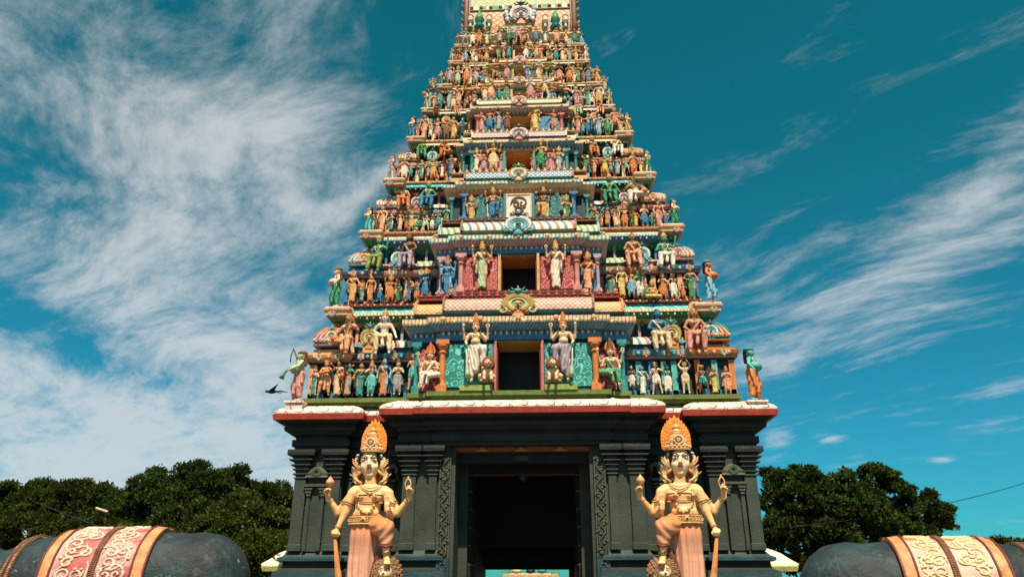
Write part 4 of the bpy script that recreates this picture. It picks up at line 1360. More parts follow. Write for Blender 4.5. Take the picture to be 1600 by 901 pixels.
SKINW = {'palegreen': 'pale green painted', 'aqua': 'turquoise skinned', 'flesh': 'tan skinned', 'fair': 'fair skinned', 'green': 'green skinned', 'teal': 'teal skinned', 'blue': 'blue skinned', 'brown': 'brown skinned', 'white': 'white painted', 'tan': 'brown skinned', 'orange': 'orange painted', 'jade': 'green skinned', 'grey': 'grey painted', 'peach': 'pink skinned', 'lilac': 'lilac skinned', 'gold': 'golden', 'cream': 'cream skinned', 'skyblue': 'pale blue skinned', 'lime': 'lime painted'}
POSEW = {'woman_stand': 'standing', 'woman_pray': 'palms together', 'woman_hip': 'holding a pot', 'man_stand': 'standing', 'man_pray': 'palms together', 'man_flute': 'playing flute', 'man_drum': 'with drum',
         'veena': 'playing a lute', 'lift': 'lifting a basket', 'wave': 'arm raised', 'dance': 'dancing', 'spread': 'arms spread', 'four': 'four armed', 'four_woman': 'four armed', 'guard': 'knee raised',
         'seated': 'seated', 'seated_lute': 'seated with lute', 'seated_wave': 'seated, arm raised', 'seated_crown': 'seated, crowned', 'seated_four': 'seated, four armed', 'cross': 'cross legged', 'belly': 'potbellied', 'belly_horn': 'potbellied with horn'}
CLOTHW = {'sari': 'sari', 'dhoti': 'dhoti', 'short': 'loincloth', 'sitcloth': 'robe'}
ALLF = []


def figure(px, foot, top, nm, skin, cloth, Y, tier, row, flip=0, head=None, fine=False, rz=0, z=None, pot=False, lay=None):
    p = at(px, foot, Y); q = at(px, top, Y)
    h = (q.z - p.z)
    A, L, dress, belly, hg, prop = FIGS[nm]
    full = {'bun': 1.03, 'crown': 1.105, 'tall': 1.18, 'turban': 1.02, 'none': .99}[hg]
    if prop == 'basket': full = 1.18
    low = .10 if L == 'sit' else .17 if L == 'ease' else .37 if L == 'cross' else 0
    sc = h / (full - low)
    if L not in ('sit', 'ease', 'cross'): full = float(warp(np.array(full), 1.26 if fine else 1.12))
    pr = PROTO[nm + '_fine' if fine else nm][flip]
    zz = (p.z if z is None else z) - low * sc
    o = bpy.data.objects.new('standing_figure' if low == 0 else 'seated_figure', pr['body'])
    COL.objects.link(o)
    o.location = (p.x, Y, zz); o.scale = (sc * (1.18 if nm.startswith('belly') else 1.03 if fine else 1.05 * random.uniform(.94, 1.08)), sc * (1.18 if nm.startswith('belly') else 1.05), sc); o.rotation_euler = (0, 0, rz + (0 if fine or rz else random.uniform(-.3, .3)))
    hair = 'black' if random.random() < .6 else 'brown'
    for k_, me in pr.items():
        if k_ == 'body':
            c = o
        else:
            if (k_ == 'face_paint' and h < .75) or (k_ == 'belt' and h < .9): continue
            c = bpy.data.objects.new('armlet' if k_.startswith('armlet') else k_ if k_ != 'face_paint' else 'painted_features', me)
            COL.objects.link(c); c.parent = o
        if k_ in ('body', 'garment', 'hair'):
            c.material_slots[0].link = 'OBJECT'
            c.material_slots[0].material = M({'body': skin, 'garment': cloth, 'hair': hair}[k_])
        if k_ == 'headdress' and head:
            c.material_slots[0].link = 'OBJECT'
            c.material_slots[0].material = M(head)
    ALLF.append((o, tier, row, p.x, skin, cloth, nm, head))
    return o


# rows traced storey by storey: x, foot row, head row, pose, skin, garment, mirrored
def rowY(t): return TIERS[t]['ys'] + .10
def cenY(t): return TIERS[t]['yc'] + .18


def place(t, row, Y, items, **kw):
    for it in items:
        px, foot, top, nm, skin, cloth = it[:6]
        figure(px, foot, top, nm, skin, cloth, Y, t, row, flip=it[6] if len(it) > 6 else 0, head=it[7] if len(it) > 7 else None, **kw)


place(0, 'left', rowY(0), [
    (489, 618, 571, 'woman_pray', 'flesh', 'teal', 0, 'brown'), (506, 618, 564, 'man_drum', 'flesh', 'peach', 0, 'orange'), (526, 618, 563, 'veena', 'tan', 'cream', 1),
    (542, 618, 567, 'veena', 'jade', 'pink'), (561.5, 619, 567, 'woman_hip', 'tan', 'teal', 1, 'green'), (578, 619, 562, 'man_flute', 'fair', 'aqua', 0, 'orange'),
    (598, 618, 560, 'woman_stand', 'skyblue', 'orange', 0, 'peach'), (620, 617, 560, 'man_pray', 'fair', 'grey', 1, 'brown')])
place(0, 'left', cenY(0) + .5, [(644, 608, 553, 'wave', 'flesh', 'aqua', 1)])
place(0, 'right', rowY(0), [(988, 605, 571, 'man_pray', 'brown', 'white'), (1005, 616, 571, 'woman_hip', 'skyblue', 'white', 0, 'brown'), (1027, 616, 566, 'wave', 'fair', 'white', 1),
    (1045, 615, 571, 'man_stand', 'teal', 'white', 1, 'black'), (1073, 615, 557, 'lift', 'fair', 'cream'), (1100, 614, 571, 'wave', 'brown', 'teal', 1), (1118, 614, 571, 'woman_pray', 'tan', 'yellow'), (1138, 615, 571, 'man_pray', 'flesh', 'peach', 0, 'rose')])
place(0, 'doorway', cenY(0) - .12, [(742, 597, 497, 'guard', 'cream', 'white', 0, 'orange'), (882, 596, 495, 'guard', 'fair', 'lilac', 1, 'orange')], fine=True)
place(0, 'doorway', cenY(0) + .15, [(670, 609, 536, 'seated_four', 'fair', 'white', 1, 'orange'), (956, 606, 529, 'seated_four', 'fair', 'jade', 0, 'brown')], fine=True)
SEATY = lambda t: TIERS[t]['ys'] + .22
place(0, 'seated pair', SEATY(0), [(541, 559, 487, 'seated_lute', 'tan', 'peach', 0, 'brown'), (598, 557, 482, 'seated_crown', 'white', 'cream', 0), (1031.5, 556, 481, 'seated', 'blue', 'cream', 0, 'black'), (1090, 556, 479, 'seated', 'tan', 'pink', 1, 'brown')])
# second storey
place(1, 'left', rowY(1), [(549, 472, 426, 'woman_hip', 'flesh', 'gold'), (578, 471, 430, 'woman_stand', 'flesh', 'orange', 1), (609, 471, 429, 'four', 'orange', 'orange'), (638, 470, 432, 'veena', 'flesh', 'blue', 1), (664, 468, 419, 'four', 'blue', 'blue')])
place(1, 'right', rowY(1), [(955, 463, 419, 'woman_pray', 'brown', 'teal'), (973, 463, 417, 'woman_stand', 'fair', 'yellow', 1), (987, 464, 421, 'man_stand', 'orange', 'skyblue'), (1000, 465, 421, 'man_flute', 'jade', 'white'),
    (1037, 467, 425, 'man_pray', 'flesh', 'orange'), (1054, 467, 428, 'man_stand', 'tan', 'white', 1), (1082, 467, 417, 'woman_hip', 'tan', 'green')])
place(1, 'right', rowY(1), [(1020, 467, 436, 'cross', 'gold', 'yellow')])
place(1, 'doorway', cenY(1), [(752.6, 452, 377, 'four_woman', 'flesh', 'palegreen', 0), (869.5, 451, 376, 'four_woman', 'fair', 'white', 1)], fine=True)
place(1, 'doorway', cenY(1) + .2, [(698, 460, 399, 'four_woman', 'skyblue', 'blue', 0, 'orange'), (920, 454, 392, 'four_woman', 'orange', 'peach', 1)])
place(1, 'ledge', cenY(1) - .1, [(705, 463, 443, 'cross', 'tan', 'teal', 0, 'orange'), (915.5, 463, 443, 'cross', 'flesh', 'skyblue', 0)])
place(1, 'ledge', cenY(1) + .5, [(652, 510, 466, 'seated', 'palegreen', 'white', 0), (971, 504, 463, 'seated', 'peach', 'palegreen', 1)])
place(1, 'seated pair', SEATY(1), [(588.7, 429, 364, 'seated_wave', 'jade', 'lime', 1), (637, 427, 363, 'seated', 'brown', 'lilac', 0), (991, 425, 362, 'seated', 'tan', 'peach', 0), (1041.5, 425, 361, 'seated_wave', 'jade', 'white', 1)])
# third storey
place(2, 'left', rowY(2), [(596, 360, 322, 'woman_stand', 'fair', 'peach'), (624.5, 360, 330, 'woman_stand', 'orange', 'cream'), (642.5, 360, 329, 'spread', 'fair', 'gold'), (654, 356, 336, 'cross', 'jade', 'green'), (666, 360, 337, 'wave', 'cream', 'palegreen'), (684, 356, 328, 'man_flute', 'flesh', 'teal')])
place(2, 'right', rowY(2), [(932, 351, 325, 'man_pray', 'tan', 'aqua'), (949, 351, 318, 'woman_hip', 'skyblue', 'orange'), (963, 354, 320, 'woman_stand', 'flesh', 'cream', 1), (977, 354, 321, 'spread', 'flesh', 'orange'), (994, 354, 328, 'woman_hip', 'orange', 'yellow'), (1008, 354, 318, 'man_pray', 'fair', 'blue'), (1031, 353, 314, 'woman_stand', 'flesh', 'pink', 1)])
place(2, 'doorway', cenY(2), [(770, 346, 290, 'guard', 'tan', 'blue', 0), (850, 346, 290, 'guard', 'brown', 'gold', 1), (736, 348, 305, 'four_woman', 'flesh', 'gold'), (886, 346, 304, 'four_woman', 'flesh', 'green', 1)])
place(2, 'doorway', cenY(2) + .3, [(697, 352, 320, 'woman_pray', 'palegreen', 'green', 0), (925, 350, 318, 'woman_pray', 'tan', 'green', 0)])
place(2, 'ledge', cenY(2) + .5, [(683, 391, 358, 'seated', 'flesh', 'cream'), (941, 386, 354, 'seated', 'cream', 'cream', 1)])
place(2, 'seated pair', SEATY(2), [(628, 332, 282, 'seated_wave', 'flesh', 'orange', 0), (668, 331, 281, 'seated_crown', 'jade', 'blue', 1), (954, 324, 270, 'seated_crown', 'green', 'green', 0), (995, 325, 271, 'seated_lute', 'cream', 'white', 1)])
# fourth storey
place(3, 'left', rowY(3), [(631, 279, 245, 'man_pray', 'flesh', 'white'), (658, 279, 250, 'woman_hip', 'fair', 'teal'), (676, 278, 247, 'spread', 'gold', 'gold'), (690.5, 277, 252, 'woman_stand', 'brown', 'white'), (704, 274, 242, 'woman_hip', 'orange', 'blue'), (721.5, 268, 242, 'man_stand', 'tan', 'gold')])
place(3, 'right', rowY(3), [(899, 262, 236, 'man_pray', 'tan', 'tan'), (914.5, 267, 241, 'woman_stand', 'brown', 'green'), (929, 270, 246, 'woman_hip', 'flesh', 'peach'), (945.6, 270, 243, 'spread', 'gold', 'yellow'), (965, 272, 245, 'woman_stand', 'flesh', 'skyblue'), (990.6, 271, 236, 'man_pray', 'flesh', 'orange')])
place(3, 'doorway', cenY(3), [(770.7, 267, 218, 'four', 'gold', 'cream', 0), (845.8, 265, 216, 'four', 'gold', 'green', 1), (744, 268, 231, 'four_woman', 'fair', 'white'), (874, 266, 228, 'four_woman', 'fair', 'skyblue', 1)])
place(3, 'doorway', cenY(3) + .12, [(755.5, 267, 241, 'man_pray', 'tan', 'lilac'), (783, 267, 241, 'woman_pray', 'tan', 'lilac'), (833, 264, 240, 'man_pray', 'tan', 'rose'), (860, 264, 238, 'woman_pray', 'tan', 'lilac')])
place(3, 'ledge', cenY(3) + .5, [(709, 300, 275, 'seated', 'flesh', 'yellow'), (911, 296, 272, 'seated', 'flesh', 'yellow', 1)])
place(3, 'seated pair', SEATY(3), [(659, 251, 217, 'seated', 'lime', 'green', 0), (693.5, 251, 217, 'seated_lute', 'orange', 'orange', 1), (926.5, 247, 211, 'seated_wave', 'tan', 'orange', 0), (964, 247, 209, 'seated', 'fair', 'white', 1)])
# fifth storey
place(4, 'left', rowY(4), [(662, 216, 180, 'woman_stand', 'flesh', 'peach'), (683, 216, 184, 'spread', 'flesh', 'pink'), (697, 216, 182, 'four', 'orange', 'brown'), (708, 216, 183, 'woman_hip', 'fair', 'gold'), (722, 214, 184, 'man_pray', 'aqua', 'navy'), (735, 207, 177, 'woman_pray', 'peach', 'orange')])
place(4, 'right', rowY(4), [(885, 205, 176, 'man_drum', 'tan', 'green'), (903, 208, 176, 'woman_stand', 'peach', 'pink'), (920, 210, 176, 'dance', 'fair', 'blue'), (936.5, 210, 178, 'woman_hip', 'fair', 'skyblue', 1), (950, 210, 180, 'man_stand', 'palegreen', 'green'), (961.5, 205, 170, 'wave', 'flesh', 'orange', 1)])
place(4, 'doorway', cenY(4), [(779, 204, 169, 'woman_stand', 'brown', 'grey'), (752, 205, 174, 'woman_pray', 'flesh', 'pink'), (837, 203, 165, 'woman_hip', 'gold', 'yellow', 1), (866, 204, 170, 'spread', 'orange', 'tan'), (765, 204, 172, 'man_stand', 'orange', 'blue'), (793, 203, 175, 'man_pray', 'orange', 'brown')])
place(4, 'seated pair', SEATY(4), [(681, 185, 161, 'seated', 'brown', 'maroon'), (714, 184, 160, 'seated', 'tan', 'peach'), (904, 183, 157, 'seated', 'fair', 'palegreen'), (937, 183, 155, 'seated', 'brown', 'peach', 1)])
place(4, 'ledge', cenY(4) + .3, [(730, 222, 203, 'seated', 'cream', 'cream'), (888, 220, 201, 'seated', 'flesh', 'cream', 1)])

RC = ['flesh', 'tan', 'fair', 'white', 'flesh', 'jade', 'cream', 'brown', 'gold', 'cream', 'skyblue', 'fair']
RG = ['teal', 'blue', 'gold', 'aqua', 'blue', 'white', 'green', 'teal', 'white', 'rose', 'peach', 'lilac', 'grey', 'yellow', 'skyblue', 'cream', 'aqua', 'brown']
RP = ['woman_stand', 'woman_hip', 'man_pray', 'spread', 'four', 'woman_pray', 'dance', 'veena', 'wave', 'man_stand', 'four_woman', 'man_flute', 'man_drum']
rnd = random.Random(11)


def crowd(t, row, Y, xs, foot, top, kinds=RP):
    if t >= 5 and row == 'doorway': Y -= .30
    if t >= 5: top -= 3
    for x, c in xs:
        j = rnd.uniform(-1.5, 1.5)
        place(t, row, Y + rnd.uniform(-.05, .08), [(x + rnd.uniform(-1, 1), foot, top + j, rnd.choice(kinds), rnd.choice(RC), c or rnd.choice(RG), rnd.randint(0, 1), rnd.choice(['gold', 'orange', 'brown', 'gold']))])


crowd(5, 'left', rowY(5), [(670, None), (686, 'teal'), (702, 'skyblue'), (716, 'pink'), (731, 'tan'), (744, 'grey')], 170, 135)
crowd(5, 'left', rowY(5) - .15, [(678, 'orange'), (709, 'cream'), (738, 'brown')], 170, 149)
crowd(5, 'doorway', cenY(5), [(768, 'peach'), (791, 'green'), (828, 'pink'), (852, 'gold')], 157, 125)
crowd(5, 'doorway', cenY(5) + .15, [(780, 'teal'), (840, 'rose')], 157, 134)
crowd(5, 'right', rowY(5), [(869, 'skyblue'), (885, 'teal'), (901.5, 'rose'), (918, 'teal'), (935.5, 'gold')], 167, 134)
crowd(5, 'right', rowY(5) - .15, [(877, 'cream'), (909, 'brown'), (926, 'white')], 168, 148)
crowd(6, 'left', rowY(6), [(702, 'lilac'), (716, 'palegreen'), (729, 'orange'), (743, 'grey'), (756, 'blue'), (766, 'peach')], 132, 104)
crowd(6, 'left', rowY(6) + .45, [(706, 'gold'), (722, 'white'), (737, 'orange'), (750, 'peach')], 108, 88)
crowd(6, 'doorway', cenY(6), [(777, 'tan'), (793, 'pink'), (825, 'blue'), (842, 'gold')], 126, 97)
crowd(6, 'right', rowY(6), [(860, 'teal'), (875, 'pink'), (890, 'orange'), (904, 'green'), (919, 'blue')], 128, 101)
crowd(6, 'right', rowY(6) + .45, [(866, 'yellow'), (882, 'teal'), (897, 'rose'), (911, 'gold')], 106, 87)
crowd(7, 'left', rowY(7), [(718, 'orange'), (728, 'skyblue'), (739, 'cream'), (750, 'orange'), (761, 'gold')], 97, 76)
crowd(7, 'left', rowY(7) + .4, [(722, 'brown'), (734, 'white'), (746, 'orange'), (757, 'peach')], 77, 58)
crowd(7, 'doorway', cenY(7), [(779, 'green'), (795, 'teal'), (822, 'white'), (840, 'peach')], 92, 69)
crowd(7, 'doorway', cenY(7) + .1, [(787, 'orange'), (831, 'skyblue')], 92, 74)
crowd(7, 'right', rowY(7), [(857, 'green'), (868, 'teal'), (879, 'cream'), (890, 'grey'), (901, 'gold')], 95, 74)
crowd(7, 'right', rowY(7) + .4, [(851, 'aqua'), (864, 'peach'), (875, 'rose'), (887, 'white'), (897, 'skyblue')], 76, 56)
crowd(8, 'left', TIERS[8]['ys'] - .2, [(727, 'tan'), (738, 'white'), (749, 'orange'), (762, 'cream')], 70, 50)
crowd(8, 'doorway', TIERS[8]['yc'] - .2, [(781, 'grey'), (796, 'green'), (820, 'peach'), (837, 'blue'), (809, 'orange')], 66, 44)
crowd(8, 'right', TIERS[8]['ys'] - .2, [(852, 'white'), (869, 'peach'), (885, 'cream'), (898, 'green')], 67, 48)

for t_, xs_l, xs_r, fy, ty in ((2, (582, 589), (1042, 1047), 359, 336), (3, (622, 641, 668), (923, 955, 980, 1002), 276, 254), (4, (653, 672, 690, 715), (894, 911, 928, 943, 970), 214, 193)):
    crowd(t_, 'left', rowY(t_) + .12, [(x, None) for x in xs_l], fy, ty)
    crowd(t_, 'right', rowY(t_) + .12, [(x, None) for x in xs_r], fy - 6, ty - 6)
crowd(5, 'left', rowY(5) + .45, [(676, 'gold'), (693, 'rose'), (711, 'orange'), (727, 'peach')], 143, 122)
crowd(5, 'right', rowY(5) + .45, [(893, 'cream'), (911, 'peach'), (927, 'orange'), (944, 'gold')], 141, 120)
crowd(6, 'left', rowY(6) - .12, [(709, 'brown'), (736, 'cream'), (762, 'orange')], 132, 115)
crowd(6, 'right', rowY(6) - .12, [(867, 'orange'), (897, 'cream'), (912, 'brown')], 129, 113)
crowd(7, 'left', rowY(7) - .1, [(723, 'peach'), (744, 'white')], 98, 84)
crowd(7, 'right', rowY(7) - .1, [(862, 'orange'), (884, 'gold')], 96, 82)
crowd(5, 'doorway', cenY(5) + .05, [(757, 'cream'), (864, 'grey')], 158, 136)
crowd(1, 'left', rowY(1) + .1, [(564, 'aqua'), (593, 'blue'), (623, 'green'), (650, 'orange')], 470, 442)
crowd(1, 'right', rowY(1) + .1, [(964, 'peach'), (1009, 'green'), (1046, 'blue'), (1068, 'orange')], 466, 438)
crowd(2, 'left', rowY(2) + .1, [(610, 'teal'), (634, 'rose'), (675, 'white')], 359, 335)
crowd(2, 'right', rowY(2) + .1, [(940, 'orange'), (986, 'green'), (1019, 'teal')], 353, 330)
# corner guardians: pot bellied, in profile at the outer corners
CORN = [(0, 464, 629, 550, 'palegreen', 'pink', -1), (0, 1180, 628, 544, 'aqua', 'orange', 1), (1, 523, 483, 420, 'fair', 'green', -1), (1, 1112, 476, 408, 'orange', 'skyblue', 1),
        (2, 575, 364, 324, 'cream', 'aqua', -1), (2, 1055, 354, 312, 'fair', 'green', 1), (3, 611, 283, 243, 'fair', 'grey', -1), (3, 1013, 273, 236, 'cream', 'green', 1),
        (4, 644, 217, 184, 'fair', 'blue', -1), (4, 981, 208, 178, 'flesh', 'gold', 1), (5, 666, 172, 145, 'cream', 'orange', -1), (5, 953, 167, 139, 'palegreen', 'gold', 1),
        (6, 689, 135, 112, 'peach', 'green', -1), (6, 934, 131, 104, 'tan', 'gold', 1), (7, 706, 98, 76, 'gold', 'palegreen', -1), (7, 916, 96, 70, 'fair', 'white', 1), (8, 715, 72, 54, 'tan', 'brown', -1), (8, 909, 70, 50, 'green', 'skyblue', 1)]
for t, px, foot, top, sk, cl, s in CORN:
    figure(px, foot, top, 'belly_horn' if t == 0 and s < 0 else 'belly' if t < 3 or t % 2 == 0 else 'wave', sk, cl, TIERS[t]['ys'] - .05, t, 'left corner' if s < 0 else 'right corner', flip=0 if s < 0 else 1, rz=R(-66) * (1 if s < 0 else -1), head='brown' if s < 0 else 'teal')
    p = at(px, foot, TIERS[t]['ys'] - .05); k = .5 + .5 * (9 - t) / 9 - (.12 if t > 3 else 0); st_ = STOREYS[min(t, 7)]
    mb = MB()
    w = .30 * k
    pg = [(p.x - w, p.y - w), (p.x + w, p.y - w), (p.x + w, p.y + w * 1.6), (p.x - w, p.y + w * 1.6)]
    if t == 0:
        mb.loft(pg, [(7.15, -.02), (p.z - .07, .0), (p.z - .06, .05), (p.z + .01, .04)], 'petal_cornice')
    else:
        pg = [(p.x - w + (.0 if s < 0 else -.35), p.y - w), (p.x + w + (.35 if s < 0 else .0), p.y - w), (p.x + w + (.35 if s < 0 else .0), p.y + .7), (p.x - w + (.0 if s < 0 else -.35), p.y + .7)]
        mb.loft(pg, [(p.z - .52 * k, -w * .8), (p.z - .40 * k, -w * .5), (p.z - .34 * k, -w * .1), (p.z - .16 * k, .0), (p.z - .15 * k, .05 * k), (p.z - .07 * k, .06 * k), (p.z - .06 * k, .0), (p.z + .01, .0)], ['green', 'rose', 'cream', 'cream', 'peach', 'aqua', 'white'])
        mb.ringband((p.x, p.z - .24 * k), .05 * k, .10 * k, 0, 360, p.y - w - .03, p.y - w + .02, 'peach', 10)
        mb.ringband((p.x, p.z - .24 * k), .11 * k, .16 * k, 0, 360, p.y - w - .02, p.y - w + .02, 'aqua' if t % 2 else 'lilac', 12)
    mb.build('corner_bracket', st_)

# labels: every figure told apart by look and by its place in its row
ORD = ['', 'first', 'second', 'third', 'fourth', 'fifth', 'sixth', 'seventh', 'eighth', 'ninth', 'tenth', 'eleventh', 'twelfth', 'thirteenth', 'fourteenth', 'fifteenth', 'sixteenth', 'seventeenth', 'eighteenth', 'nineteenth']
groups_ = {}
for f in ALLF: groups_.setdefault((f[1], f[2]), []).append(f)
for (t, row), fs in groups_.items():
    fs.sort(key=lambda f: f[3])
    for i, (o, _, _, x, skin, cloth, nm, head) in enumerate(fs):
        cn = 'tan' if cloth == 'tan' else cloth
        cn = {'palegreen': 'pale green', 'skyblue': 'pale blue'}.get(cn, cn)
        look = '%s figure in %s %s, %s' % (SKINW.get(skin, skin + ' painted'), cn, CLOTHW[FIGS[nm][2]], POSEW[nm])
        if 'corner' in row:
            lab = '%s, at %s of %s storey' % (look, row, STOREYNAME[t])
        elif row in ('left', 'right'):
            lab = '%s, %s storey, %s in %s row' % (look, STOREYNAME[t], ORD[i + 1], row)
        elif row == 'seated pair':
            lab = '%s, %s storey, %s of upper seated' % (look, STOREYNAME[t], ORD[i + 1])
        elif row == 'ledge':
            lab = '%s, on %s storey roof end, %s' % (look, STOREYNAME[t], 'left' if i == 0 else 'right')
        else:
            lab = '%s, %s storey, %s beside doorway' % (look, STOREYNAME[t], ORD[i + 1])
        w_ = lab.split()
        if len(w_) > 16: lab = lab.replace(' painted', '').replace(' skinned', '')
        tag(o, lab, 'statue', 'painted figures on the gateway storeys')

# ------------------------------------------------------------------ the two big door guardians
def warm_tint(t, co, b):
    n = t.noise(co, 1.5, 3, .6)
    return t.mix(t.m('MULTIPLY', t.ramp(n, .42, .66), .65), b, (.74, .32, .095))


paint('guard_skin', (.84, .51, .235), rough=.45, var=.12, bump=.12, scale=2.2, dirt=.12, stripes=warm_tint)
paint('guard_face', (.84, .60, .37), rough=.40, var=.08, bump=.08, scale=3, dirt=.05)


def skirt_col(t, co, b):
    sp = t.n('ShaderNodeSeparateXYZ', {0: co})
    n = t.noise(co, 2.0, 3)
    f = t.ramp(t.m('ADD', sp.outputs[2], t.m('MULTIPLY', n, .5)), 1.75, 2.95)
    return t.mix(f, (.62, .30, .20), (.62, .20, .055))


paint('guard_skirt', (.6, .3, .2), rough=.5, stripes=skirt_col, bump=.12, dirt=.12)
paint('leaf_orange', (.78, .24, .035), rough=.45, var=.25, scale=7, dirt=.12)
paint('leaf_edge', (.70, .34, .17), rough=.5)
paint('guard_gold', (.62, .33, .10), rough=.4, var=.3, scale=9, dirt=.5)
paint('lock_hair', (.62, .36, .16), rough=.5, scale=8, dirt=.5)
paint('lion_mane', (.26, .13, .06), rough=.6)
OG = Vector((-4.2, -1.0, 1.0))


def D(px, py, dy=0.0):
    p = at(px, py, -1.0 + dy)
    return (p.x - OG.x, dy, p.z - OG.z)


def hand(F, wrist, palm, tips, thumb, r=.030):
    """palm and five separate bent fingers"""
    w = Vector(wrist); p = Vector(palm)
    F.cone(wrist, palm, .075, .085, .03, (1, 1.2, 1))
    for (b, m_, t_) in tips:
        F.chain([b, m_, t_], [r, r * .92, r * .75], .004)
    F.chain(thumb, [r * 1.15, r, r * .85], .012)


def build_guardian():
    st = .0165
    B = Field((-1.45, -1.15, .0), (1.40, .55, 5.0), st)
    B.ell(D(571, 813), (.43, .30, .25), .08)
    B.cone(D(571, 812), D(574, 796), .40, .34, .1, (1, 1.3, 1))
    B.cone(D(574, 798), D(577, 778), .34, .40, .1, (1, 1.35, 1))
    B.cone(D(556, 769), D(600, 769), .20, .20, .14)
    B.ell(D(572.5, 800, -.17), (.27, .17, .13), .05)
    B.ell(D(563, 801, -.12), (.15, .12, .11), .05); B.ell(D(583, 801, -.12), (.16, .12, .11), .05)
    for px in (566, 588): B.ell(D(px, 775.5, -.20), (.17, .11, .12), .05)
    B.cone(D(579, 764, 0), D(579, 742, -.02), .17, .165, .05)
    # head
    B.ell(D(578.6, 719, -.02), (.288, .30, .36), .03)
    B.ell(D(578.4, 731.5, -.05), (.250, .245, .26), .07)
    B.ell(D(577.5, 741.5, -.20), (.085, .07, .06), .05)
    for dx in (-8.5, 8): B.ell(D(577.5 + dx, 728.5, -.17), (.10, .10, .10), .06)
    for dx in (-7.6, 7.6): B.ell(D(577.2 + dx, 717.6, -.30), (.085, .055, .05), .03, mode='cut')
    B.cone(D(577, 716, -.295), D(576.8, 724, -.37), .026, .046, .025)
    for dx in (-2.3, 2.3): B.ell(D(576.8 + dx, 725.2, -.335), (.036, .034, .028), .015)
    B.ell(D(576.8, 730.0, -.305), (.085, .035, .022), .012); B.ell(D(576.8, 732.6, -.30), (.065, .035, .024), .012)
    B.ell(D(577, 713, -.28), (.2, .05, .03), .05)
    for s, px in ((-1, 562.8), (1, 594.6)):
        B.ell(D(px, 720, .02), (.04, .08, .13), .02); B.ell(D(px + s * .4, 730, .02), (.035, .05, .09), .02)
    # rear arms, raised
    A1 = [D(553, 770, .06), D(528.5, 801, .05), D(515, 780.5, -.12)]
    B.chain(A1, [.155, .115, .068], .05)
    A2 = [D(605, 770, .06), D(621, 801, .05), D(637.5, 780.5, -.12)]
    B.chain(A2, [.155, .115, .068], .05)
    # front arms
    A3 = [D(551, 771, -.06), D(539.5, 799, -.10), D(527.5, 825, -.22)]
    B.chain(A3, [.155, .115, .068], .04)
    A4 = [D(607, 771, -.06), D(611, 804, -.12), D(605.5, 795, -.46)]
    B.chain(A4, [.155, .12, .072], .04)
    # hands: left rear holds a bud, right rear a loop, right front open palm, left front rests on the club
    def up_hand(x, y, dy, s, curl):
        tips = []
        for j in range(4):
            bx_ = x + s * (-3.0 + 2.1 * j)
            tips.append((D(bx_, y - 6, dy), D(bx_ + s * .2, y - 11 - (1.2 if j in (1, 2) else 0), dy - .06 * curl), D(bx_ + s * .4, y - (14.5 if curl < 1.5 else 9) - (1.5 if j in (1, 2) else 0), dy - .13 * curl)))
        th = [D(x - s * 3.0, y - 1, dy), D(x - s * 5.5, y - 4.5, dy - .06), D(x - s * 5.5, y - 8, dy - .10)]
        hand(B, D(x, y + 6, dy), D(x, y - 2, dy), tips, th)
    up_hand(512.5, 774, -.14, 1, 1.6); up_hand(639.5, 773, -.14, -1, 1.6); up_hand(604.8, 790, -.48, -1, .35)
    p = D(523.5, 831, -.25)
    B.ell(p, (.12, .10, .085), .04)
    for j in range(4):
        x = 520 + 2.3 * j
        B.chain([D(x, 829.5, -.31), D(x - .2, 833, -.37), D(x - .2, 837.5, -.34)], [.036, .033, .027], .006)
    B.chain([D(528, 830, -.25), D(530, 834, -.28), D(528.5, 837, -.28)], [.038, .034, .028], .01)
    # lifted leg below the cloth, foot on the lion; standing foot
    B.chain([D(603, 838, -.55), D(603.5, 866, -.52)], [.16, .082], .02)
    B.chain([D(603.5, 870, -.52), D(604.5, 876, -.66), D(605, 878.5, -.82)], [.085, .085, .07], .03)
    for j in range(5):
        x = 601.2 + 1.8 * j
        B.cone(D(x, 878, -.86), D(x + .1, 879.5, -.99 + .015 * j), .034 if j else .04, .028, .004)
    B.chain([D(570, 825, 0), D(564, 880, -.05), D(560, 938, -.1)], [.24, .15, .10], .02)
    B.cone(D(560, 938, -.1), D(558, 952, -.1), .1, .09, .02)
    B.cone(D(558, 954, -.1), D(556, 956.5, -.5), .09, .07, .03)
    G_ = Field((-1.2, -1.15, .0), (1.1, .55, 3.6), st)
    G_.cone(D(571, 816), D(569, 838, -.02), .455, .42, .08, (1, 1.25, 1))
    G_.cone(D(569, 838, -.02), D(563, 880, .0), .43, .36, .08, (1, 1.2, 1))
    G_.cone(D(563, 880, .0), D(560, 942, .0), .37, .46, .08, (1, 1.1, 1))
    G_.cone(D(575, 830, -.1), D(568, 935, -.12), .2, .26, .1)
    X, Y, Z = G_.grid()
    G_.a += (.021 * np.sin(34 * (X + .10 * (Z - 1.5)) + 3 * np.sin(1.7 * Z)) * np.clip((3.05 - Z) * 2, .25, 1)).astype(np.float32)
    T_ = Field((-.6, -1.2, 1.6), (1.1, .5, 3.7), st)
    T_.chain([D(585, 819, -.02), D(602, 824.5, -.55)], [.31, .255], .08)
    T_.chain([D(602, 825, -.55), D(603.5, 849, -.54)], [.245, .175], .06)
    X, Y, Z = T_.grid()
    q = D(585, 819); kn = D(602, 824.5)
    T_.a += (.011 * np.sin(30 * (np.sqrt((X - q[0]) ** 2 + (Z - q[2] - .2) ** 2) + .2 * Y))).astype(np.float32)
    T_.a = np.maximum(T_.a, (D(0, 853.5)[2] - Z).astype(np.float32))
    parts = []
    def ons(px, py, off=.0):
        y = -.25
        for _ in range(4):
            q_ = D(px, py, y); y = B.front(q_[0], q_[2], off, y)
        return (q_[0], y, q_[2])
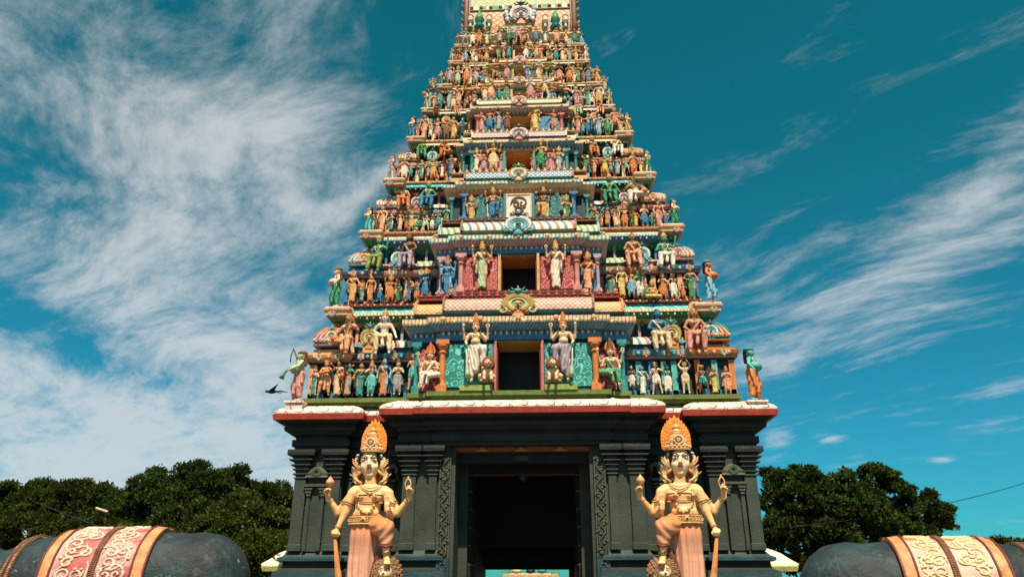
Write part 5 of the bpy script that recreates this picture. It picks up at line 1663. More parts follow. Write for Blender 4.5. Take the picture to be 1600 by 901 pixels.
    # face paint
    fp = MB()
    for dx in (-7.6, 7.6):
        c = D(577.2 + dx, 717.9, -.268)
        fp.ball(c, .074, 'white', 12, sz=.50, sx=1.05, sy=.55)
        fp.ball((c[0] + .004, c[1] - .030, c[2] + .003), .031, 'brown', 10, sy=.5)
        fp.ball((c[0] + .004, c[1] - .040, c[2] + .003), .017, 'black', 8, sy=.5)
        s = 1 if dx > 0 else -1
        def arc(w, up, r, dz, mat_, z0=0):
            pts = []
            for k in range(9):
                u = -1 + k / 4
                x_ = c[0] + u * w; z_ = c[2] + dz + up * (1 - u * u) + z0 * u * s
                pts.append((x_, B.front(x_, z_, .004, c[1]) , z_))
            fp.tube(pts, r, mat_, 5, taper=[.4, .8, 1, 1, 1, 1, .9, .7, .4])
        arc(.095, .045, .010, -.003, 'black'); arc(.092, -.040, .007, -.002, 'black')
        arc(.115, .060, .013, .055, 'black', .012)
        arc(.10, .055, .012, .022, 'tan')
    for dx, rr in ((-2.3, .013), (2.3, .013)): fp.ball(D(576.8 + dx, 726.6, -.355), rr, 'brown', 6)
    for py, r, w in ((730.3, .015, 4.4), (732.6, .017, 3.4)):
        pts = [ons(576.8 + u * w, py - (.5 if abs(u) in (.5,) else 0) - abs(u) * .5, .004) for u in (-1, -.5, 0, .5, 1)]
        fp.tube(pts, r, 'red', 6, taper=[.4, 1, 1.1, 1, .4])
    fp.tube([ons(576.8 + u * 4.8, 731.2, .012) for u in (-1, -.5, 0, .5, 1)], .006, 'maroon', 5)
    for py in (708.3, 710.4): 
        fp.ball(ons(576.9, py, .004), .018 if py > 709 else .012, 'red', 7, sz=1.5)
    for u in range(5):
        a = R(-125 + u * 17)
    parts.append(('painted_features', fp))
    # dark hair band over the brow, locks either side, dark mass behind
    hr = MB()
    pts = []
    for k in range(21):
        a = R(-12 + 204 * k / 20)
        x = D(578.6, 720)[0] + .305 * math.cos(a); z = D(578.6, 720)[2] - .02 + .385 * math.sin(a)
        pts.append((x, -.12 - .10 * max(0, math.sin(a)), z))
    hr.tube(pts, .050, 'black', 7)
    hr.ball(D(579, 727, .14), .42, 'brown', 14, sz=1.25, sy=.55)
    parts.append(('hair', hr))
    for s in (-1, 1):
        lk = MB()
        lk.ball(D(578.6 + s * 17.5, 734, .10), .14, 'brown', 8, sz=2.6)
        for j in range(7):
            x0 = 578.6 + s * (16.0 + 1.3 * (j % 3) + .45 * j); y0 = 713 + j * 1.2; L = 18 + 5.2 * j
            if j > 4: x0 = 578.6 + s * (14.5 + (j - 5) * 2.5); y0 = 735; L = 21
            pts = []
            for k in range(12):
                f = k / 11
                pts.append(D(x0 + s * (3.2 * math.sin(f * 5.0 + j) + 5.0 * math.sin(f * math.pi) * (.4 + .12 * j)), y0 + L * f, -.02 + .05 * math.sin(6 * f + j) - .03 * (j % 2)))
            e = pts[-1]
            pts += [(e[0] + s * .035 * k, e[1] - .01, e[2] + (.0, .03, .07, .08)[k]) for k in (1, 2, 3)]
            lk.tube(pts, .043, 'lock_hair', 7, taper=[.6, 1, 1.1, 1.1, 1.1, 1, 1, 1, .9, .9, .9, .8, .7, .6, .35])
            # flame curl leaving the lock
            m_ = pts[4]
            lk.tube([m_, (m_[0] + s * .08, m_[1], m_[2] + .0), (m_[0] + s * .14, m_[1], m_[2] + .06)], .034, 'leaf_edge', 6, .3)
        x, _, z = D(578.6 + s * 17.5, 713.2)
        lk.ball((x, -.12, z), .06, 'white', 8); lk.ball((x, -.17, z), .03, 'blue', 6)
        x, _, z = D(578.6 + s * 16.2, 734)
        lk.ringband((x, z), .03, .075, 0, 360, -.08, -.03, 'guard_gold', 10, 1.5)
        parts.append(('hair_locks', lk))
    # ornaments laid on the body surface
    on = MB(); ON = [on]
    def onbody(pxs, r, m_, off=.012, n=6, beads=0, **kw):
        pts = [ons(a, b, off) for a, b in pxs]
        on = ON[0]
        on.tube(pts, r, m_, n, **kw)
        if beads:
            for q_ in pts[::beads]: on.ball(q_, r * 1.9, 'guard_gold', 6)
    for (w, dz, r) in ((12.5, 4.5, .022), (15.5, 8.5, .026), (18.5, 12, .018)):
        onbody([(579 + u * w, 757.5 + dz * (1 - u * u)) for u in np.linspace(-1, 1, 15)], r, 'fair' if r > .02 else 'guard_gold')
    on.ball(ons(578, 770.5, .03), .045, 'guard_gold', 8)
    parts.append(('necklace', on)); on = MB(); ON[0] = on
    onbody([(558 + u * 40, 771 + (2.2 if u < .5 else 2.2) - 5 * u * (1 - u)) for u in np.linspace(0, 1, 12)], .018, 'brown')
    onbody([(559 + u * 39, 785 + 1.0 * math.sin(u * 3.14)) for u in np.linspace(0, 1, 12)], .024, 'tan')
    onbody([(562 + u * 33, 783 + 1.0 * math.sin(u * 3.14)) for u in np.linspace(0, 1, 12)], .012, 'brown')
    U = [(559.5, 768), (558.5, 780), (561, 792), (567, 799.5), (573, 802), (579, 799), (583.5, 790), (584.5, 779), (584, 768)]
    Ui = []
    for i in range(len(U) - 1):
        for f in (0, .33, .66): Ui.append((U[i][0] * (1 - f) + U[i + 1][0] * f, U[i][1] * (1 - f) + U[i + 1][1] * f))
    onbody(Ui, .030, 'fair', .02, 7, beads=2)
    on.ball(ons(573, 806, .02), .055, 'guard_gold', 8, sz=1.3)
    for px in (566, 588): on.ball(ons(px, 776.5, .0), .03, 'tan', 7)
    on.ball(ons(573.5, 797.0, -.02), .018, 'brown', 6)
    parts.append(('garland', on)); on = MB(); ON[0] = on
    # broad belt
    c = D(571.5, 813.5)
    n = 40
    for rr, zz, th, mm in ((.475, .085, .026, 'guard_gold'), (.485, -.105, .028, 'guard_gold'), (.47, .125, .014, 'brown')):
        on.tube([(c[0] + rr * math.cos(2 * math.pi * k / n), c[1] - .02 + rr * .82 * math.sin(2 * math.pi * k / n), c[2] + zz) for k in range(n + 1)], th, mm, 6)
    on.lathe((c[0], c[1] - .02, c[2]), [(.455, -.10), (.468, 0), (.455, .09)], 'guard_gold', 40, .82)
    for k in range(11):
        a = R(-160 + 14 * k)
        p0 = (c[0] + .475 * math.cos(a), c[1] - .02 + .475 * .82 * math.sin(a), c[2] - .005)
        sp = [(p0[0] + (.058 - .004 * j) * math.cos(j * .7), p0[1] - .01, p0[2] + (.058 - .004 * j) * math.sin(j * .7)) for j in range(11)]
        on.tube(sp, .012, 'fair', 5)
    on.ball((c[0] + .02, c[1] - .42, c[2]), .085, 'guard_gold', 10, sy=.4); on.ball((c[0] + .02, c[1] - .455, c[2]), .035, 'navy', 8, sy=.4)
    # armlets and bangles
    parts.append(('belt', on))
    def band(a, b, f, r, th, m_='guard_gold'):
        on = MB()
        a = Vector(a); b = Vector(b); p0 = a.lerp(b, f); d = (b - a).normalized()
        u = d.cross(Vector((0, 1, 0))).normalized(); v = d.cross(u)
        on.tube([p0 + (u * math.cos(2 * math.pi * k / 14) + v * math.sin(2 * math.pi * k / 14)) * r for k in range(15)], th, m_, 6)
        parts.append(('armlet', on))
    for A in (A1, A2, A3, A4):
        band(A[0], A[1], .52, .152, .018, 'brown'); band(A[0], A[1], .60, .146, .018)
        band(A[1], A[2], .90, .082, .018, 'leaf_edge'); band(A[1], A[2], .97, .078, .016)
    band(D(603, 838, -.55), D(603.5, 866, -.52), .92, .10, .022)
    # leaf-backed crown
    cr = MB()
    cx, _, cz = D(583, 703)
    sc = .0187
    outl = []
    def ow(v):  # half width of the halo at height v (0..1)
        return sc * 17.6 * (math.sin(math.pi * min(1, (.30 + .70 * v)) ** 1.0) ** .75 if v > .28 else .93 + .07 * v / .28)
    Ht = D(583, 661)[2] - cz
    N = 16
    Lp = [(cx - ow(k / N), cz - .08 + (Ht + .05) * k / N) for k in range(N)]
    Rp = [(cx + ow(k / N), cz - .08 + (Ht + .05) * k / N) for k in range(N)]
    cr.plate(Rp + [(cx, cz + Ht)] + Lp[::-1], .06, .13, 'leaf_orange')
    def leaf(x, z, ang, L, w, y, m1, m2):
        ca, sa = math.cos(ang), math.sin(ang)
        pr_ = [(0, -.9), (.45, -.85), (.8, -.45), (1, 0), (.8, .45), (.45, .85), (0, .9)]
        out_ = [(-.15, -.5)] + [(a_, b_ * (1 if a_ < 1 else 0)) for a_, b_ in [(.25, -.9), (.6, -.65), (.85, -.3), (1.08, 0), (.85, .3), (.6, .65), (.25, .9)]] + [(-.15, .5)]
        P_ = [(x + (a_ * L) * ca - (b_ * w) * sa, z + (a_ * L) * sa + (b_ * w) * ca) for a_, b_ in out_]
        cen = (x + .45 * L * ca, y - .035, z + .45 * L * sa)
        vs = [(p_[0], y, p_[1]) for p_ in P_] + [cen] + [(p_[0], y + .03, p_[1]) for p_ in P_]
        k_ = len(P_)
        cr.add(vs, [(i, (i + 1) % k_, k_) for i in range(k_)], m1)
        cr.add(vs, [(i, k_ + 1 + i, k_ + 1 + (i + 1) % k_, (i + 1) % k_) for i in range(k_)], m2)
    for lay, (fr, y) in enumerate(((1.0, .05), (.74, .01), (.46, -.03))):
        m_ = 9 - 2 * lay
        for k in range(m_):
            v = .02 + (.90 - .08 * lay) * k / (m_ - 1)
            for s in (-1, 1):
                x = cx + s * ow(v) * (fr - .10); z = cz - .05 + Ht * v * (1 - .05 * lay)
                ang = R(58 + 26 * v) if s > 0 else R(180 - 58 - 26 * v)
                leaf(x, z, ang, .20, .085, y, 'leaf_orange', 'leaf_edge')
    leaf(cx, cz + Ht * .80, R(90), .30, .10, -.0, 'leaf_orange', 'leaf_edge')
    c0 = (cx - .01, -.07, cz - .07)
    cr.lathe(c0, [(.335, -.03), (.345, .03), (.31, .05), (.315, .10), (.27, .14), (.275, .20), (.235, .24), (.21, .36), (.20, .40), (.16, .43), (.175, .47), (.13, .50), (.14, .53), (.10, .55), (.065, .60), (.085, .66), (.05, .72), (0, .80)], ['guard_gold', 'fair', 'guard_gold', 'leaf_edge'] * 5, 20, .9)
    for k in range(-4, 5):
        a = R(-90 + 19 * k)
        cr.ball((c0[0] + .33 * math.cos(a), c0[1] + .30 * math.sin(a), c0[2] + .075), .038, 'fair', 7)
    for rr, th in ((.12, .024), (.075, .018), (.03, .02)):
        cr.tube([(c0[0] + rr * math.cos(R(20 * k)), c0[1] - .275, c0[2] + .25 + rr * math.sin(R(20 * k))) for k in range(19)], th, 'fair' if rr != .075 else 'brown', 6)
    for s in (-1, 1):
        cr.tube([(c0[0] + s * (.17 + .05 * math.cos(k * .7)), c0[1] - .20, c0[2] + .2 + .07 * math.sin(k * .7)) for k in range(9)], .018, 'fair', 5)
    parts.append(('leaf_crown', cr))
    # held things
    h1 = MB(); x, y, z = D(514.5, 767, -.28)
    h1.lathe((x, y, z), [(.018, -.12), (.02, .0), (.05, .10), (.03, .13), (.10, .19), (.125, .25), (.11, .31), (.06, .36), (.015, .42), (0, .46)], ['leaf_edge'] * 4 + ['peach'] * 6, 12)
    for k in range(5):
        a = R(72 * k); h1.ball((x + .08 * math.cos(a), y + .08 * math.sin(a), z + .21), .04, 'orange', 6)
    parts.append(('lotus_bud', h1))
    h2 = MB(); x, y, z = D(637, 767, -.28)
    lp = [(0, -.14), (.0, .02), (-.07, .12), (-.085, .24), (-.03, .34), (.04, .34), (.085, .24), (.07, .12), (.01, .02), (.0, -.10)]
    h2.tube([(x + a, y - .01, z + b) for a, b in lp], .021, 'leaf_edge', 7)
    h2.ball((x, y, z + .38), .035, 'leaf_edge', 7, sz=1.6); h2.ball((x + .02, y - .01, z + .12), .05, 'fair', 7)
    parts.append(('noose', h2))
    cl = MB()
    a = Vector(D(523.8, 838, -.26)); b = Vector(D(529.5, 905, -.30)); c_ = Vector(D(531, 950, -.32))
    cl.tube([a + Vector((0, 0, .04)), a.lerp(b, .3), a.lerp(b, .65), b, b.lerp(c_, .6), c_], .1, 'gold', 14, taper=[.42, .45, .6, .9, 1.4, 1.6])
    for k in range(5):
        d_ = -.08 + .04 * k
        cl.tube([a + Vector((d_ * .3, -.05, 0)), b + Vector((d_ * 1.0, -.095 + abs(d_) * .6, 0)), c_ + Vector((d_ * 1.7, -.16 + abs(d_), 0))], .012, 'orange', 5)
    parts.append(('club', cl))
    sh = MB()
    pts = [D(611, 851, -.48), D(597, 862, -.36), D(590, 880, -.30), D(584, 905, -.33), D(580, 935, -.36)]
    sh.tube(pts, .15, 'maroon', 10, taper=[.5, .8, 1.0, 1.0, .8], flat=.5)
    sh.tube([D(592.5, 851.5, -.66), D(603, 853.5, -.76), D(613, 851, -.62)], .035, 'maroon', 7)
    parts.append(('sash', sh))
    return B, G_, T_, parts


GB, GG, GT, GP = build_guardian()


def lion(name, loc, sc, rz=0, coat='tan', mane='lion_mane', label='', parent=None):
    """sitting lion facing -y"""
    F = Field((-.75, -.95, -.02), (.75, .95, 1.75), .03)
    F.chain([(0, .55, .42), (0, .1, .72), (0, -.15, .95)], [.40, .36, .32], .1)
    F.ell((0, -.35, 1.22), (.27, .27, .27), .06); F.ell((0, -.58, 1.14), (.155, .16, .12), .05)
    F.ell((0, -.56, 1.04), (.10, .12, .06), .03); F.ell((0, -.70, 1.18), (.06, .05, .04), .02)
    for s in (-1, 1):
        F.ell((s * .10, -.58, 1.30), (.06, .04, .05), .02, mode='cut')
        F.ell((s * .22, -.28, 1.45), (.07, .05, .08), .03)
        F.chain([(s * .22, -.15, .75), (s * .24, -.35, .40), (s * .25, -.40, .10)], [.17, .12, .10], .05)
        F.cone((s * .25, -.42, .07), (s * .26, -.60, .06), .11, .09, .04)
        F.chain([(s * .33, .40, .42), (s * .42, .05, .38), (s * .38, .25, .10)], [.24, .18, .11], .06)
        F.cone((s * .38, .20, .07), (s * .39, -.08, .06), .10, .08, .04)
    F.chain([(0, .85, .3), (.2, .95, .6), (.1, .85, .95)], [.06, .05, .07], .04)
    root = link(name, field_mesh(name + '_body', F, [coat]), None, loc, rz, (sc,) * 3)
    mb = MB()
    rr = random.Random(4)
    for ring, (rad, n, y) in enumerate(((.33, 15, -.42), (.42, 18, -.28), (.48, 20, -.10), (.20, 7, -.40), (.45, 16, .06))):
        for k in range(n):
            a = 2 * math.pi * k / n + ring
            if ring == 3: a = R(30 + 120 * k / 6)
            x, z = rad * math.cos(a), 1.2 + rad * math.sin(a) * (1.05)
            cu = [(x + .065 * math.cos(q * .9 + a), y - .02 * q / 3, z + .065 * math.sin(q * .9 + a)) for q in range(6)]
            mb.tube(cu, .045, mane, 6, .5)
            mb.ball((x, y + .02, z), .07, mane, 6)
    mb.build('mane', root)
    mb = MB()
    for s in (-1, 1):
        mb.ball((s * .10, -.575, 1.285), .045, 'white', 8, sz=.8); mb.ball((s * .10, -.61, 1.285), .022, 'black', 7)
        mb.tube([(s * .05, -.60, 1.35), (s * .11, -.60, 1.37), (s * .17, -.54, 1.33)], .015, 'brown', 5)
    mb.ball((0, -.745, 1.19), .045, 'brown', 7, sz=.7); mb.tube([(-.09, -.68, 1.08), (0, -.72, 1.11), (.09, -.68, 1.08)], .012, 'maroon', 5)
    mb.build('face_paint', root)
    tag(root, label, 'lion statue', 'lion statues by the doorways')
    return root


def guardian(x, mirror, label, wide=1.0):
    B, G_, T_, P_ = GB, GG, GT, GP
    V, Q = B.mesh()
    fl = np.array([-1 if mirror else 1, 1, 1])
    fq = lambda q: q[:, ::-1] if mirror else q
    root = link('door_guardian', np_mesh('guardian_body', V * fl, fq(Q), ['guard_skin']), None, (x, -1.0, 1.0))
    # the face wears a paler coat of paint: same mesh, second slot
    me = root.data
    me.materials.append(M('guard_face'))
    cz = D(578, 722)[2]; cx = D(578.6, 722)[0] * fl[0]
    cen = np.zeros(len(me.polygons) * 3); me.polygons.foreach_get('center', cen); cen = cen.reshape(-1, 3)
    d = np.sqrt(((cen[:, 0] - cx) / .34) ** 2 + ((cen[:, 2] - cz) / .44) ** 2)
    me.polygons.foreach_set('material_index', ((d < 1) & (cen[:, 1] < .0)).astype(np.int32))
    for nm, f, m_ in (('skirt', G_, 'guard_skirt'), ('draped_thigh_cloth', T_, 'guard_skirt')):
        v, q = f.mesh()
        link(nm, np_mesh(nm, v * fl, fq(q), [m_]), root)
    for nm, mb in P_:
        mm = MB(); mm.v = [(fl[0] * a, b, c) for a, b, c in mb.v]; mm.f = [tuple(reversed(t)) for t in mb.f] if mirror else mb.f
        mm.m, mm.sm, mm.mats = mb.m, mb.sm, mb.mats
        if mirror and nm in ('lotus_bud', 'noose'):      # both statues hold the bud on the viewer's left
            o_ = {'lotus_bud': D(637, 767, -.28)[0] + D(514.5, 767, -.28)[0], 'noose': D(637, 767, -.28)[0] + D(514.5, 767, -.28)[0]}[nm]
            mm.v = [(a - o_, b, c) for a, b, c in mb.v]; mm.f = mb.f
        if nm == 'leaf_crown' and wide != 1:
            cxx = fl[0] * D(583, 703)[0]; mm.v = [(cxx + (a - cxx) * wide, b, c if c < 4.4 else 4.4 + (c - 4.4) * 1.03) for a, b, c in mm.v]
        mm.build(nm, root)
    tag(root, label, 'guardian statue', 'pair of door guardian statues')
    return root


guardian(OG.x, False, 'large cream and orange guardian statue left of the dark doorway, foot on a lion')
guardian(4.90, True, 'large cream and orange guardian statue right of the dark doorway, foot on a lion', 1.14)
p = at(603.5, 893, -1.6)
lion('lion_statue', (p.x, -1.40, p.z - 1.24 * .80), .80, 0, 'fair', 'lion_mane', 'curly maned lion under the raised foot of the left guardian')
p2 = 4.90 - (p.x - OG.x)
lion('lion_statue', (p2, -1.40, p.z - 1.24 * .80), .80, 0, 'fair', 'lion_mane', 'curly maned lion under the raised foot of the right guardian')
for x0, nm in ((OG.x, 'left'), (4.9, 'right')):
    mb = MB()
    mb.loft([(x0 - 1.3, -2.3), (x0 + 1.3, -2.3), (x0 + 1.3, -.2), (x0 - 1.3, -.2)], [(0, .15), (.2, .15), (.22, .05), (.42, .0), (.6, -.02), (.62, .1), (.74, .12), (.74, .04), (.98, .03)], 'granite_blue')
    xl = x0 + (.62 if nm == 'left' else -.62)
    tag(mb.build('statue_pedestal'), 'dark moulded stone pedestal under the %s door guardian' % nm, 'pedestal')

# small lions and clubs of the first storey
for px, s, lb in ((760.5, 1, 'left'), (866, -1, 'right')):
    p = at(px, 596, cenY(0) - .18)
    lion('lion_statue', (p.x, p.y, p.z), .50, R(14 * s), 'fair', 'brown', 'small brown lion crouching beside the %s figure of the first storey doorway' % lb)

# ------------------------------------------------------------------ elephants


def eskin(t, co, b):
    n = t.noise(co, 1.3, 5, .65)
    c = t.mix(t.ramp(n, .42, .72), b, (.020, .050, .056))
    n2 = t.noise(co, 3.1, 6, .7)
    c = t.mix(t.ramp(n2, .64, .70), c, (.22, .22, .19))
    n3 = t.noise(t.n('ShaderNodeMapping', {'Vector': co, 'Scale': (7, 7, 1.2)}).outputs[0], 1.0, 5, .7)
    return t.mix(t.m('MULTIPLY', t.ramp(n3, .54, .68), .6), c, (.055, .075, .072))


paint('elephant_paint', (.014, .020, .023), rough=.62, bump=.45, stripes=eskin, var=.4, scale=1.5, dirt=.35, spec=.3)


def blank_l(t, co, b):
    n = t.noise(co, 1.8, 4, .6)
    return t.mix(t.ramp(n, .40, .60), b, (.55, .33, .31))


paint('blanket_red', (.40, .085, .075), stripes=blank_l, rough=.55, scale=3)
def blank_r(t, co, b):
    sp = t.n('ShaderNodeSeparateXYZ', {0: co})
    n = t.noise(co, 1.6, 4, .6)
    return t.mix(t.ramp(t.m('ADD', sp.outputs[2], t.m('MULTIPLY', n, .12)), 2.42, 2.36), (.50, .13, .04), b)


paint('blanket_pale', (.62, .38, .30), stripes=blank_r, rough=.55, scale=3)
paint('blanket_border', (.56, .24, .10), rough=.55, var=.35, scale=4)
paint('rope_paint', (.17, .075, .045), rough=.6, scale=30)


def elephant(x0, mirror, panel, relief, label, xa=-1.02, ropes=(-1.50, -1.58), sc=(1.43, 1.05, 1.135), rz=0):
    yc = 0.0
    B = Field((-3.1, -1.5, 0), (1.75, 1.5, 2.75), .035)
    B.chain([(.72, yc, 1.48), (.15, yc, 1.50), (-.55, yc, 1.48), (-1.10, yc, 1.42), (-1.55, yc, 1.32)], [.82, .86, .87, .81, .70], .06, (1, .95, 1))
    B.ell((.93, 0, 1.60), (.58, .74, .72), .08)
    B.cone((-1.45, 0, 1.42), (-1.9, 0, 1.48), .62, .50, .12)
    B.ell((-2.15, 0, 1.56), (.46, .44, .50), .12)
    for s in (-1, 1): B.ell((-2.02, s * .18, 1.86), (.26, .20, .22), .1)
    B.chain([(-2.45, 0, 1.60), (-2.62, 0, 1.15), (-2.68, 0, .70), (-2.60, 0, .30), (-2.78, 0, .16)], [.30, .22, .16, .12, .10], .08)
    for s in (-1, 1):
        B.ell((-1.78, s * .52, 1.50), (.36, .09, .52), .05, rot=Matrix.Rotation(R(s * 18), 3, 'Z'))
        B.chain([(-2.48, s * .20, 1.32), (-2.75, s * .24, 1.12), (-2.95, s * .24, 1.18)], [.075, .06, .03], .03)
        B.chain([(.78, s * .42, 1.25), (.88, s * .45, .62), (.86, s * .45, .06)], [.42, .27, .26], .12)
        B.chain([(-1.35, s * .42, 1.25), (-1.38, s * .44, .62), (-1.38, s * .44, .06)], [.38, .26, .26], .12)
    B.chain([(1.38, 0, 1.75), (1.52, 0, 1.3), (1.48, 0, .75)], [.08, .05, .04], .05)
    Xg, Yg, Zg = B.grid()
    B.a += (.007 * np.sin(9 * Xg + 3 * np.sin(4 * Zg)) * np.sin(7 * Zg + 2 * Yg + 2 * np.sin(3 * Xg)) + .005 * np.sin(21 * Xg + 5 * Zg) * np.sin(17 * Zg + 9 * Yg)).astype(np.float32)
    F_ = -1 if mirror else 1
    fl = np.array([F_, 1, 1])
    def fm(F, m_, nm):
        v, q = F.mesh()
        return np_mesh(nm, v * fl, q[:, ::-1] if mirror else q, [m_])
    root = link('elephant_statue', fm(B, 'elephant_paint', 'elephant_body'), None, (x0, -8.5, 0), rz, sc)
    X, Y, Z = B.grid()
    def slab(xa, xb, off, m_, nm):
        S = Field((-3.1, -1.5, 0), (1.75, 1.5, 2.75), .035)
        S.a = np.maximum(np.maximum(B.a - off, (np.abs(X - (xa + xb) / 2) - (xb - xa) / 2).astype(np.float32)), (.62 - Z).astype(np.float32))
        return link(nm, fm(S, m_, nm), root)
    xb = .38; xm = (xa + xb) / 2 + .02
    slab(xa, xb, .035, panel, 'saddle_blanket')
    for a, b in ((xa - .02, xa + .135), (xb - .135, xb + .02)): slab(a, b, .055, 'blanket_border', 'blanket_border')
    def onb(x, th, off):
        d = np.array([0, -math.cos(th), math.sin(th)])
        rs = np.linspace(.3, 1.4, 140)
        P = np.array([x, 0, 1.45]) + rs[:, None] * d
        v = B.val(P) - off
        k = np.where(v > 0)[0]
        q = P[k[0]] if len(k) else P[-1]
        return (q[0] * F_, q[1], q[2])
    mb = MB()
    for x in (xm - .018, xm + .018, ):
        mb.tube([onb(x, R(-40 + 5 * k), .045) for k in range(36)], .022, 'rope_paint', 6)
    for k in range(90):
        a = R(-40 + 1.9 * k)
        mb.tube([onb(xm - .035, a, .062), onb(xm + .035, a + R(1.2), .062)], .011, 'brown', 4)
    for x in (xa + .135, xa - .02, xb - .135, xb + .02):
        mb.tube([onb(x, R(-40 + 5 * k), .055) for k in range(36)], .012, 'maroon', 5)
    mb.build('blanket_seam', root)
    mb = MB()
    for x in ropes:
        mb.tube([onb(x, R(-40 + 5 * k), .02) for k in range(36)], .032, 'tan', 7)
        for k in range(80):
            a = R(-40 + 2.1 * k); mb.tube([onb(x - .03, a, .045), onb(x + .03, a + R(1.6), .045)], .010, 'rope_paint', 4)
    mb.build('neck_rope', root)
    # scroll relief on the blanket
    mb = MB()
    rr = random.Random(5)
    for xs_, w in (((xa + .22), (xm - .07)), ((xm + .07), (xb - .22))) and (((xa + .20), (xm - .06)), ((xm + .06), (xb - .20))):
        row = 0
        for deg in range(-38, 84, 11):
            for side in (0, 1):
                xc_ = xs_ + (w - xs_) * (.30 if (side + row) % 2 else .72)
                if side and row % 2: continue
                r0 = rr.uniform(.085, .125); tw = rr.choice((-1, 1)); ph = rr.uniform(0, 6)
                pts = []
                for k in range(17):
                    f = k / 16; r_ = r0 * (1 - .85 * f); a = ph + tw * 7.5 * f
                    x = min(max(xc_ + r_ * math.cos(a), xs_), w)
                    pts.append(onb(x, R(deg + 4) + r_ * math.sin(a) / .92, .040))
                mb.tube(pts, .024, relief, 6, taper=.7, flat=.6)
                x_ = min(max(xc_ + r0 * 1.25 * math.cos(ph + 2), xs_), w)
                mb.ball(onb(x_, R(deg + 9), .04), .028, relief, 5)
                tl = [onb(min(max(xc_ + (r0 + .035 * j) * math.cos(ph + .5 * j), xs_), w), R(deg + 4) + (r0 + .03 * j) * math.sin(ph - tw * .5 * j) / .92, .040) for j in range(5)]
                mb.tube(tl, .024, relief, 6, taper=.4, flat=.6)
            row += 1
    mb.build('scroll_relief', root)
    mb = MB()
    mb.box(-2.7, 1.9, -1.2, 1.2, -.0, .02, 'granite_blue')
    for s in (-1, 1):
        mb.ball((-2.42 * F_, s * .36, 1.78), .06, 'white', 8); mb.ball((-2.45 * F_, s * .40, 1.78), .03, 'black', 7)
    me = MB(); me.v, me.f, me.m, me.sm, me.mats = mb.v[8:], [tuple(i - 8 for i in f) for f in mb.f[6:]], mb.m[6:], mb.sm[6:], mb.mats
    me.build('eye', root)
    tag(root, label, 'elephant statue', 'pair of black elephant statues before the gateway')
    return root


paint('relief_pale', (.62, .43, .33))
elephant(-7.0, False, 'blanket_red', 'relief_pale', 'black elephant statue with red and white scrolled blanket, in the left foreground', -.90, (-1.32, -1.40), (1.43, 1.05, 1.12), R(5))
elephant(7.95, True, 'blanket_pale', 'cream', 'black elephant statue with pale orange scrolled blanket, in the right foreground', -.80, (-1.15, -1.24), (1.43, 1.0, 1.03), R(-8))

# ------------------------------------------------------------------ side porches, rear shrine, wires, bird
for s, pe, lb in ((-1, 408, 'left'), (1, 1248, 'right')):
    pA = at(pe, 884, 4.6); pB = at(pe, 877, 4.6)
    top = at(438 if s < 0 else 1208, 860, 4.6)
    x_out, x_in = pA.x, (-7.4 if s < 0 else 7.86)
    root = empty('side_porch', ((x_out + x_in) / 2, 7.5, 0))
    L = (-(x_out + x_in) / 2, -7.5, 0)
    a, b = sorted((x_out, x_in))
    mb = MB(); aa, bb = sorted((x_out - s * .45, x_in)); mb.box(aa, bb, 5.2, 10, 0, pA.z - .15, 'cream'); mb.build('wall', root, L)
    mb = MB(); mb.loft([(a + (.1 if s < 0 else 0), 4.7), (b - (.1 if s > 0 else 0), 4.7), (b - (.1 if s > 0 else 0), 10.4), (a + (.1 if s < 0 else 0), 10.4)], [(pA.z - .16, -.1), (pA.z - .16, .06), (pA.z + .0, .1), (pA.z + .05, .06)], 'eave_lime' if 'eave_lime' in MATS else paint('eave_lime', (.46, .44, .16), dirt=.9, scale=8) and 'eave_lime')
    mb.build('eave', root, L)
    mb = MB(); dz = (top.z - pB.z) * 1.7
    prof = [(pA.z + .051, .04), (pA.z + .09, .03), (pA.z + .09 + dz * .25, -.18), (pA.z + .09 + dz * .6, -.42), (pA.z + dz * .95, -.66), (pA.z + dz * 1.15, -.95), (pA.z + dz * 1.2, -1.3)]
    W0 = 3.0
    pg = [(x_out, 4.7), (x_out + W0, 4.7), (x_out + W0, 10.4), (x_out, 10.4)] if s < 0 else [(x_out - W0, 4.7), (x_out, 4.7), (x_out, 10.4), (x_out - W0, 10.4)]
    mb.loft(pg, prof, 'white')
    mb.build('curved_roof', root, L)
    tag(root, 'low porch with curved white roof behind the %s corner of the stone base' % lb, 'porch')

pz = at(829, 893.5, 70)
pl_, pr_ = at(790, 895, 70), at(868, 895, 70)
root = empty('far_shrine', ((pl_.x + pr_.x) / 2, 74, 0))
L = (-(pl_.x + pr_.x) / 2, -74, 0)
mb = MB(); mb.box(pl_.x, pr_.x, 70, 78, 0, pz.z - .6, 'yellow'); mb.build('wall', root, L)
mb = MB(); mb.loft([(pl_.x, 70), (pr_.x, 70), (pr_.x, 78), (pl_.x, 78)], [(pz.z - .6, .1), (pz.z - .5, .3), (pz.z - .2, .35), (pz.z - .1, .1), (pz.z, .12)], ['brown', 'cream', 'cream', 'brown']); mb.build('parapet', root, L)
for i, f in enumerate((.0, .22, .5, .73, 1.0)):
    mb = MB(); x = pl_.x + (pr_.x - pl_.x) * f
    if i in (0, 4):
        mb.box(x - .5, x + .5, 69.7, 70.7, pz.z - .3, pz.z + .9, 'jade', .05); mb.box(x - .6, x + .6, 69.6, 70.8, pz.z + .9, pz.z + 1.0, 'cream')
        mb.build('corner_turret', root, L)
    else:
        mb.lathe((x, 70.2, pz.z - .0), [(.5, 0), (.55, .2), (.4, .5), (.5, .6), (.2, 1.0), (0, 1.1)], ['cream', 'dark', 'teal'][i - 1], 10)
        mb.build('roof_ornament', root, L)
